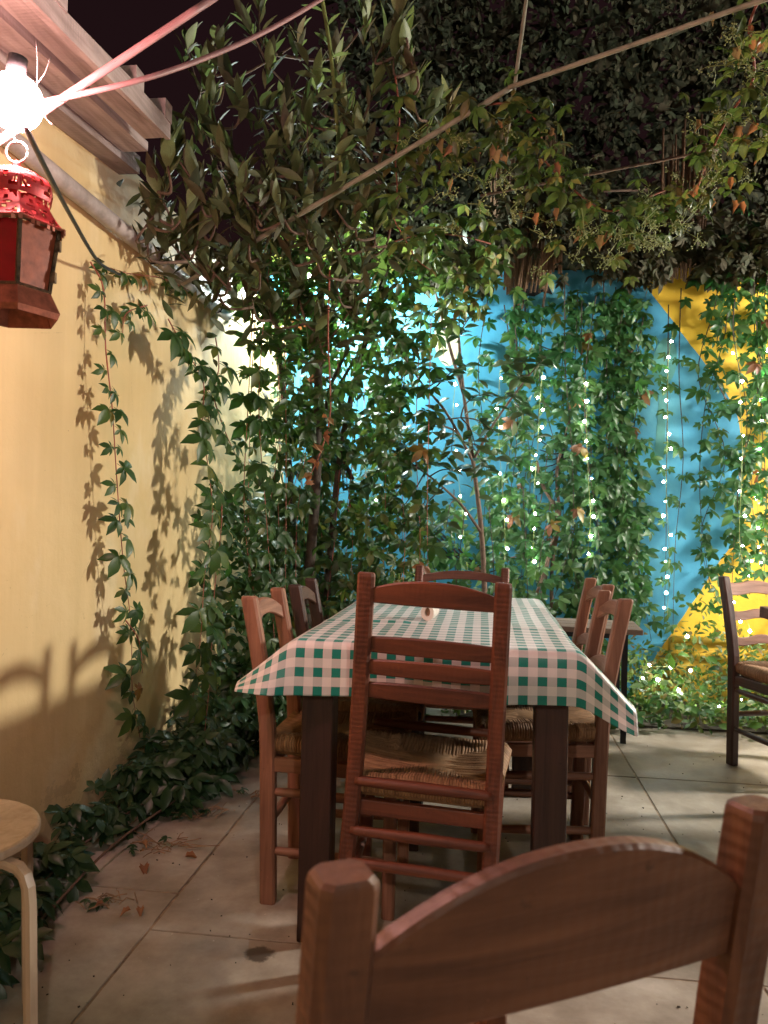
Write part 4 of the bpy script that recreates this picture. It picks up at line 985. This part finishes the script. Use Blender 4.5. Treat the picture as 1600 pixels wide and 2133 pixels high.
for pts, r in limbs:
    P = smooth_path(pts); b = MB(); b.tube([sub(p, lb) for p in P], [r*(1 - .5*i/len(P)) for i in range(len(P))], 8); b.build('trunk' if r > .025 else 'limb', M['darkbark'], lt, True); twl += P[len(P)//2:]
for i, p in enumerate(sorted(tips, key=lambda p: -p[1])):
    e = Vector(p); q = min(twl, key=lambda q: (q - e).length + (0.6 if q.z > e.z - .05 else 0))
    m_ = q.lerp(e, .55) + Vector((U(-.05, .05), U(-.05, .05), -.06))
    tp = smooth_path([q, m_, e], 5); twl += tp[4:]
    b = MB(); b.tube([sub(x, lb) for x in tp], [.007*(1 - .6*k/len(tp)) for k in range(len(tp))], 5); b.build('twig', M['bark'], lt, True)
    ax = Vector((random.gauss(0, .32), -.15 + random.gauss(0, .25), 1)).normalized()
    AX[tuple(p)] = ax
    for k in range(4):
        a = k*2.4 + U(0, 1); rad = Vector((math.cos(a), math.sin(a), 0)); lift = U(.9, 1.3)
        put('laurel', lt, lb, e + ax*(.03 - .022*k), ax*lift + rad*U(.25, .6), ax*.3 - rad*.8 + Vector((0, -.3, .2)) if U(0, 1) < .5 else rad*-1 + Vector((0, -.5, .6)), U(.10, .15))
P = []; T = []; Nn = []; S = []
for p in tips:                                   # the rest of each leaf whorl
    ax = AX[tuple(p)]
    for k in range(9):
        a = k*2.4 + U(-.4, .4); rad = Vector((math.cos(a), math.sin(a), 0)); h_ = .05 - .019*k
        q = Vector(p) + ax*h_ + rad*.004
        P.append(tuple(q)); T.append(tuple(ax*U(.8, 1.2) + rad*(.32 + .05*k)*U(.8, 1.2))); Nn.append(tuple(ax*.7 - rad*U(.2, 1) + Vector((0, -.3, 0)))); S.append(U(.065, .125))
mass('crown', SH_LAUREL, P, T, Nn, S, M['laurel_shaded'], lt, lb)
P = []; T = []
low = [p for p in tips if p[2] < 2.55 and p[1] > 2.6]
for _ in range(700):
    p = random.choice(low); P.append((p[0] + random.gauss(0, .13), p[1] + .12 + random.gauss(0, .20), p[2] + random.gauss(0, .12))); T.append((U(-1, 1), U(-1, .5), U(-.3, 1)))
n = len(P); mass('inner_foliage', SH_LAUREL, P, T, rng.normal(0, .5, (n, 3)) + [0, -.3, .6], rng.uniform(.07, .11, n), M['laurel_shaded'], lt, lb)
# straight green shoot
b = MB(); sp = [(-0.545,2.844,2.243), (-0.572,2.838,2.496), (-0.603,2.831,2.786), (-0.648,2.823,3.039)]; b.tube([sub(p, lb) for p in smooth_path(sp)], .0075, 7); b.build('green_shoot', M['greenstem'], lt, True)
for i, p in enumerate(smooth_path(sp, 5)):
    put('laurel', lt, lb, p, ((-1)**i*U(.5, 1), U(-.4, .2), U(.1, .9)), (U(-.3, .3), -.8, .6), U(.06, .10))

# ---- dark interior creeper mass in front of the corner lamp and below the laurel
dm = thing('creeper_thicket', 'dark creeper thicket under the laurel, lit white from behind', 'vine', (-.72, 3.95, 0)); db = (-.72, 3.95, 0)
for i in range(13):
    px_ = -1.02 + .062*i; y = U(3.65, 4.15); z0 = 1.98 + U(-.15, .2)
    if -.98 < px_ < -.70: z0 += .05
    strand(dm, db, [(px_, y, z0), (px_ + U(-.05, .05), y + U(-.05, .05), 1.5), (px_ + U(-.06, .06), y + U(-.05, .05), .95), (px_ + U(-.06, .06), y + U(-.05, .05), .35)], 'creeper', .09, .074, (.2, -1, 0), spread=.9, density=.9, taper=False)
n = 430; P = np.stack([rng.uniform(-1.05, -.30, n), rng.uniform(3.7, 4.35, n), .08 + 1.5*rng.uniform(0, 1, n)**1.3], 1)
mass('foliage', SH_CREEP, P, rng.normal(0, .55, (n, 3)) + [.1, -.4, -.5], rng.normal(0, .35, (n, 3)) + [.1, -.8, .5], rng.uniform(.05, .08, n), M['creeper'], dm, db)
n = 430; xx = rng.uniform(-1.10, -.36, n)
P = np.stack([xx, rng.uniform(3.35, 3.95, n), 1.35 + rng.uniform(0, 1, n)**.8*1.0 - .30*np.clip(xx + .75, 0, 1)], 1)
mass('upper_foliage', SH_CREEP, P, rng.normal(0, .55, (n, 3)) + [.1, -.4, -.5], rng.normal(0, .35, (n, 3)) + [.1, -.8, .5], rng.uniform(.045, .075, n), M['creeper'], dm, db)

# ---- overhead creeper garlands
def garland(name, label, path, kind='top', n=60, size=.062, spread=.07, hang=.25, base=None, dryn=6, sprays=0, group='creepers hanging from the poles'):
    P = smooth_path(path, 6); base = tuple(P[0]); t = thing(name, label, 'vine', base, group=group)
    b = MB(); b.tube([sub(p, base) for p in P], .004, 5); b.build('stem', M['redstem'], t, True)
    for i in range(n):
        p = random.choice(P); q = Vector(p) + Vector((random.gauss(0, spread), random.gauss(0, spread), random.gauss(0, spread) - U(0, hang)*U(0, 1)))
        put(kind, t, base, q, (U(-.8, .8), U(-.9, .2), U(-1, .1)), (U(-.5, .5), -.6 + U(-.4, .4), U(.1, 1)), size*U(.7, 1.25))
    for i in range(dryn):
        p = random.choice(P); q = Vector(p) + Vector((random.gauss(0, spread), random.gauss(0, spread), -U(-.02, hang)))
        put('dry', t, base, q, (U(-.5, .5), U(-.6, .2), -1), (U(-.8, .8), -1, U(-.3, .5)), U(.03, .055), 'withered_leaf')
    if sprays:
        b = MB(); bb = MB()
        for i in range(sprays):
            p = random.choice(P); o = Vector(p) + Vector((random.gauss(0, spread), random.gauss(0, spread), -U(0, hang))) - Vector(base)
            d = Vector((U(-1, 1), U(-.6, .2), U(-1, .2))).normalized()
            tip = o + d*.08; b.tube([o, tip], .0014, 4, False)
            for k in range(7):
                e = tip + Vector((U(-1, 1), U(-1, 1), U(-1, .6)))*.035; b.tube([tip, (tip + e)/2 + Vector((U(-.006, .006), 0, U(-.006, .006))), e], .0009, 3, False)
                for m_ in range(3):
                    g = e + Vector((U(-1, 1), U(-1, 1), U(-1, 1)))*.012; b.tube([e, g], .0007, 3, False); s_ = sphere_mb(tuple(g), .0028, 5, 4); bb.add(s_.v, s_.f)
        b.build('berry_stalks', M['greenstem'], t)['kind'] = 'stuff'; bb.build('berries', M['greenstem'], t)['kind'] = 'stuff'
    return t
garland('creeper_garland', 'creeper bunch with orange withered leaves where the poles meet', [(-0.241,2.73,2.394), (-0.101,2.596,2.421), (0.026,2.512,2.41), (0.135,2.526,2.374), (0.175,2.632,2.33)], n=85, hang=.32, dryn=12, sprays=16, size=.054)
garland('creeper_garland', 'creeper spray with pale berry stalks above the reed screen', [(0.196,2.937,2.423), (0.33,3.005,2.321), (0.468,3.074,2.271), (0.625,3.144,2.351), (0.719,3.155,2.392)], n=95, hang=.20, dryn=8, sprays=34, size=.048)
garland('creeper_garland', 'creeper hanging at the top right corner with dry brown leaves', [(0.731,2.198,2.517), (0.711,2.246,2.444), (0.761,2.354,2.369), (0.74,2.503,2.335), (0.739,2.705,2.31), (0.747,2.908,2.266)], n=95, hang=.12, dryn=16, sprays=24, size=.046, spread=.06)
garland('creeper_garland', 'leafy creeper band hiding the wall top left of the reeds', [(-1.074,3.683,2.273), (-0.898,3.755,2.341), (-0.717,3.828,2.387), (-0.525,3.853,2.44), (-0.356,3.874,2.493), (-0.163,3.898,2.497), (0.032,4.024,2.489)], n=250, hang=.35, dryn=3, size=.075, spread=.13)
gs = thing('creeper_strand', 'long creeper strand with orange stem hanging at the top centre', 'vine', [(-0.338,2.665,2.57)][0]); gb = tuple(gs.location)
strand(gs, gb, [(-0.339,2.665,2.604), (-0.329,2.667,2.469), (-0.332,2.689,2.326), (-0.319,2.691,2.208), (-0.333,2.71,2.13), (-0.307,2.735,2.052), (-0.249,2.763,1.983), (-0.192,2.79,1.947)], 'top', .036, .060, (0, -1, 0), spread=.9, r=.0035)
gs2 = thing('creeper_strand', 'withering red creeper strand dangling in front of the dark thicket', 'vine', [(-0.646,3.134,2.086)][0]); gb = tuple(gs2.location)
strand(gs2, gb, [(-0.646,3.134,2.086), (-0.645,3.137,1.846), (-0.649,3.138,1.645), (-0.649,3.139,1.485), (-0.666,3.138,1.345), (-0.698,3.135,1.234), (-0.75,3.129,1.179)], 'creeper', .12, .05, (0, -1, 0), spread=.8, r=.0042, density=.8)
for p in [(-0.649,3.139,1.465), (-0.657,3.129,1.394), (-0.668,3.128,1.324), (-0.686,3.126,1.274), (-0.705,3.124,1.224), (-0.732,3.121,1.187)]:
    for k in range(2): put('dry', gs2, gb, p, (U(-1, 1), U(-.5, .2), U(-.6, .6)), (U(-.5, .5), -1, .3), U(.03, .05), 'withered_leaf')

# ---- planting bed at the foot of the mural, right
pbed = thing('planting_bed', 'low leafy planting bed along the back wall at the right', 'plants', (1.0, 4.45, 0)); bb0 = (1.0, 4.45, 0)
b = MB(); b.loft([[(x*sx + 1.0 - bb0[0], 4.46 - bb0[1] + .34*sy, z) for sx, sy in ((-1, -1), (1, -1), (1, 1), (-1, 1))] for x, z in ((1.12, .003), (1.1, .012))]); b.build('soil', M['soil'], pbed)
for i in range(230):
    x = U(.02, 2.05); y = 4.00 + U(0, .5)*U(.1, 1); h = .03 + U(.2, 1)*(.13 + .70*(y - 4.00))
    put('bed' if U(0, 1) < .72 else 'creeper_wall', pbed, bb0, (x, y, h), (U(-.8, .8), U(-1, .3), U(-.3, .5)), (U(-.4, .4), U(-.8, 0), U(.4, 1)), U(.045, .085))
n = 5200; xx = rng.uniform(-.2, 2.1, n); yy = 4.04 + .66*rng.uniform(0, 1, n)**.9
P = np.stack([xx, yy, .02 + rng.uniform(0, 1, n)*(.10 + .62*(yy - 4.04))*(1 + .22*np.sin(xx*9 + yy*6))], 1)
mass('foliage', SH_SIMPLE, P, rng.normal(0, .6, (n, 3)) + [0, -.5, .3], rng.normal(0, .4, (n, 3)) + [0, -.5, .8], rng.uniform(.026, .065, n), M['bed'], pbed, bb0)
# big-leaved plant reaching in at the right edge
bl = thing('broad_leaf_plant', 'broad glossy leaves reaching in at the right edge', 'plant', (1.95, 4.2, 0)); blb = (1.95, 4.2, 0)
b = MB(); b.tube([sub(p, blb) for p in smooth_path([(1.95, 4.2, 0), (1.9, 4.15, .6), (1.80, 4.1, .95)])], .012, 7); b.build('stem', M['greenstem'], bl, True)
for p, tip, s in (((1.78, 4.1, .98), (-1, -.2, .0), .22), ((1.80, 4.1, .93), (-.8, -.3, -.5), .2), ((1.82, 4.1, 1.0), (-.5, -.4, .6), .22), ((1.86, 4.12, .75), (-.9, -.4, -.2), .2), ((1.66, 4.1, .60), (-.7, -.4, .3), .12), ((1.84, 4.1, .58), (-.9, -.4, .1), .18)):
    put('bed', bl, blb, p, tip, (0, -.5, 1), s)

# ---- fairy-light strings
def fairy(label, path, n):
    P = smooth_path(path, 8); base = tuple(P[0]); t = thing('fairy_lights', label, 'fairy lights', base, group='fairy light strings')
    b = MB(); b.tube([sub(p, base) for p in P], .0013, 4); b.build('wire', M['greenstem'], t)
    Ls = [0]
    for i in range(1, len(P)): Ls.append(Ls[-1] + (P[i] - P[i - 1]).length)
    for k in range(n):
        s = Ls[-1]*(k + .5)/n; i = max(j for j in range(len(P) - 1) if Ls[j] <= s); p = P[i].lerp(P[i + 1], (s - Ls[i])/max(1e-6, Ls[i + 1] - Ls[i]))
        o = bpy.data.objects.new('bulb', FB); o.parent = t; o.location = p - Vector(base) + Vector((U(-.022, .022), U(-.03, .02), U(-.022, .022))); o.scale = (U(.6, 1.25),)*3; col.objects.link(o)
FB = sphere_mb((0, 0, 0), .0078, 8, 6).mesh('fairy_bulb', True, M['fairy'])
Yf = 4.60
fairy('fairy light string hanging over the bare blue strip', [(1.069,4.6,2.17), (1.046,4.6,1.976), (1.051,4.6,1.587), (1.049,4.6,1.254), (1.072,4.6,0.895), (1.068,4.6,0.508)], 18)
fairy('fairy light string beside the brown climber trunk', [(0.326,4.5,1.916), (0.314,4.5,1.708), (0.308,4.5,1.486), (0.291,4.5,1.209), (0.296,4.5,0.988), (0.28,4.5,0.697)], 14)
fairy('fairy light string inside the thick creeper column', [(0.548,4.5,1.902), (0.577,4.5,1.764), (0.581,4.5,1.572), (0.597,4.5,1.297), (0.612,4.5,1.078), (0.596,4.5,0.804)], 10)
fairy('fairy light string right of the table centre, low', [(0.084,4.45,1.921), (0.079,4.45,1.617), (0.116,4.45,1.177), (0.132,4.45,0.93), (0.126,4.45,0.71)], 9)
fairy('fairy light string just left of the shrub stem', [(-0.17,4.55,2.055), (-0.172,4.55,1.884), (-0.183,4.55,1.628), (-0.12,4.5,1.118), (-0.105,4.5,0.95), (-0.076,4.5,0.755)], 10)
fairy('short fairy light string near the bright corner', [(-0.477,4.6,2.053), (-0.504,4.6,1.951), (-0.552,4.6,1.748), (-0.613,4.5,1.434), (-0.632,4.5,1.249), (-0.611,4.5,1.079)], 7)
fairy('fairy light string down the edge of the yellow paint', [(1.336,4.35,2.081), (1.36,4.35,1.846), (1.381,4.35,1.522), (1.382,4.35,1.302), (1.375,4.35,1.043), (1.39,4.35,0.862)], 8)
fairy('rightmost fairy light string over yellow paint', [(1.535,4.5,2.115), (1.533,4.5,1.927), (1.526,4.5,1.633), (1.517,4.5,1.419), (1.516,4.5,1.178), (1.507,4.5,0.858)], 9)
fairy('fairy lights draped low across the yellow paint', [(1.603,4.5,0.861), (1.501,4.5,0.858), (1.441,4.5,0.709), (1.398,4.5,0.667), (1.379,4.5,0.586), (1.482,4.5,0.51), (1.459,4.5,0.363)], 9)
fairy('fairy lights trailing through the planting bed', [(1.098,4.481,0.484), (1.129,4.435,0.42), (1.097,4.381,0.353), (1.137,4.387,0.289), (0.854,4.3,0.273), (0.883,4.254,0.217), (0.959,4.264,0.234), (1.214,4.247,0.103), (1.431,4.325,0.148)], 11)
fairy('fairy lights low behind the table legs', [(-0.526,4.17,0.723), (-0.317,4.197,0.702), (-0.143,4.124,0.047), (0.01,4.194,0.031), (0.208,4.365,0.746)], 5)

# ---- reed screen above the mural
rs_ = thing('reed_screen', 'ragged dry reed screen hanging over the top of the mural', 'screen', (.65, 4.66, 2.40)); rb0 = (.65, 4.66, 2.40)
b = MB(); b.tube([(0, 0, 0), (.002, 0, .5), (0, 0, 1.0)], [.0062, .0068, .006], 6); reed_me = b.mesh('reed', True, M['reed'])
for i in range(110):
    x = (.02 + .42*i/70 if i < 70 else 1.0 + .26*(i - 70)/40) + U(-.004, .004); ln = U(.55, .85); zb = 2.56 + U(-.05, .08) - (.10 if .10 < x < .34 else 0) - (.05 if 1.0 < x < 1.2 else 0)
    o = bpy.data.objects.new('reed', reed_me); o.parent = rs_; o.location = (x - rb0[0], U(-.012, .012), zb - rb0[2]); o.scale = (1, 1, ln); o.rotation_euler = (U(-.02, .05), U(-.02, .02), 0); col.objects.link(o)
for i in range(8):   # broken reeds dangling lower
    x = .16 + .024*i; o = bpy.data.objects.new('reed', reed_me); o.parent = rs_; o.location = (x - rb0[0], -.03, 2.36 + U(-.08, .1) - rb0[2]); o.scale = (1.1, 1.1, U(.35, .6)); o.rotation_euler = (.04, .10 + U(-.03, .05), 0); col.objects.link(o)
b = MB(); b.tube([(-.62, 0, .62), (0, -.004, .62), (.7, 0, .62)], .008, 6); b.build('batten', M['bark'], rs_, True)

# ---- dark hedge towering behind the wall
hg = thing('tall_hedge', 'tall dark overgrown hedge behind the mural wall', 'hedge', (1.0, 5.7, 0)); hb = (1.0, 5.7, 0)
for nn_, ya, yb, sa, sb2, nm in ((28000, 5.15, 5.6, .035, .075, 'foliage'), (8000, 5.6, 6.1, .13, .28, 'deep_foliage')):
    xx = rng.uniform(-2.1, 4.0, nn_); zz = 2.2 + 4.4*rng.uniform(0, 1, nn_)
    top = 4.5 + 1.7*np.tanh((xx + 1.25)*1.8) + .25*np.sin(xx*5); keep = zz < top; xx, zz = xx[keep], zz[keep]; n = len(xx)
    P = np.stack([xx, rng.uniform(ya, yb, n) + .15*np.sin(xx*4 + zz*3), zz], 1)
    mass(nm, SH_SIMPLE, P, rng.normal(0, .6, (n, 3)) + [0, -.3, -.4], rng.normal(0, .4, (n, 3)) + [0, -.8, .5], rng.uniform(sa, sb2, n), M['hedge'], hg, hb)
for i in range(9):
    x = -.6 + .55*i; b = MB(); b.tube([sub(p, hb) for p in smooth_path([(x, 5.6, 0), (x + U(-.1, .1), 5.6, 1.5), (x + U(-.2, .2), 5.55, 3.2)])], [.03]*12 + [.02], 6); b.build('trunk', M['darkbark'], hg, True)
n = 1500; P = []; T = []
for _ in range(n):
    u = U(0, 1); x = -.4 + 2.4*u; P.append((x, 4.5 + random.gauss(0, .12), 2.62 + .18*math.sin(x*4) + random.gauss(0, .14))); T.append((U(-.7, .7), U(-1, .2), U(-1, .2)))
tc = thing('creeper_canopy', 'shadowy creeper spilling over the top of the wall and reeds', 'vine', (.9, 4.6, 2.6)); tcb = (.9, 4.6, 2.6)
P = [(p[0], p[1], max(p[2], 2.50 + U(-.06, .06)) + (.16 if (.03 < p[0] < .38 or 1.0 < p[0] < 1.2) else 0)) for p in P]
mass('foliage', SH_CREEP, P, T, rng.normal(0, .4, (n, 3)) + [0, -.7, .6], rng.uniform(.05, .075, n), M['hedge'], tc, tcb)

# ---- litter on the floor
def litter(label, p, k, r=.09):
    t = thing('dry_twigs', label, 'twigs', (p[0], p[1], 0), group='dry litter on the floor'); b = MB()
    for i in range(k):
        a = U(0, 6.28); q = Vector((random.gauss(0, r*.4), random.gauss(0, r*.25), U(.004, .012))); d = Vector((math.cos(a), math.sin(a)*.6, U(0, .25)))*U(.3, 1)*r
        b.tube([q, q + d*.5 + Vector((0, 0, U(0, .012))), q + d], .0016, 4)
    b.build('twig_bundle', M['drygrass'], t)['kind'] = 'stuff'
    for i in range(5): put('dry' if i % 2 else 'ground', t, (p[0], p[1], 0), (p[0] + U(-r, r), p[1] + U(-r, r)*.6, U(.008, .03)), (U(-1, 1), U(-1, 1), .05), (0, -.2, 1), U(.018, .034), 'withered_leaf')
z_ = [(-0.96,2.307,0), (-0.959,1.959,0), (-0.931,2.588,0), (-0.839,2.794,0)]
litter('dry twig clump on the floor below the wall vines', z_[0], 26, .11)
litter('small dry root bundle on the floor near the stool', z_[1], 18, .07)
litter('dry twigs and leaves beside the left chair legs', z_[2], 26, .12)
litter('few dry leaves on pale floor behind the left chair', z_[3], 8, .08)
for p, s, lb_ in zip([(-0.873,1.946,0), (-0.971,2.178,0), (-0.876,2.254,0)], (.035, .05, .04), ('small dark curled leaf alone on the floor near the stool', 'dry leaf lying at the edge of the ground creeper', 'curled dry leaf between the twig clump and the floor joint')):
    o = bpy.data.objects.new('fallen_leaf', random.choice(LM['dry'])); o.location = (p[0], p[1], .006); o.scale = (s,)*3; o.rotation_euler = (.2, .1, U(0, 6)); col.objects.link(o)
    tag(o, lb_, 'leaf', 'fallen leaves on the floor')

grit = MB()
for _ in range(320):
    x, y = U(-1.1, 1.2), U(1.4, 3.9); k = U(.0008, .0022); a = U(0, 3)
    grit.box((x, y, k*.4 + .001), (k*2*U(.6, 1.6), k*1.5, k), Matrix.Rotation(a, 3, 'Z'))
o = grit.build('floor_grit', M['soil']); tag(o, 'scattered crumbs of soil and grit on the concrete floor', 'grit', kind='stuff')
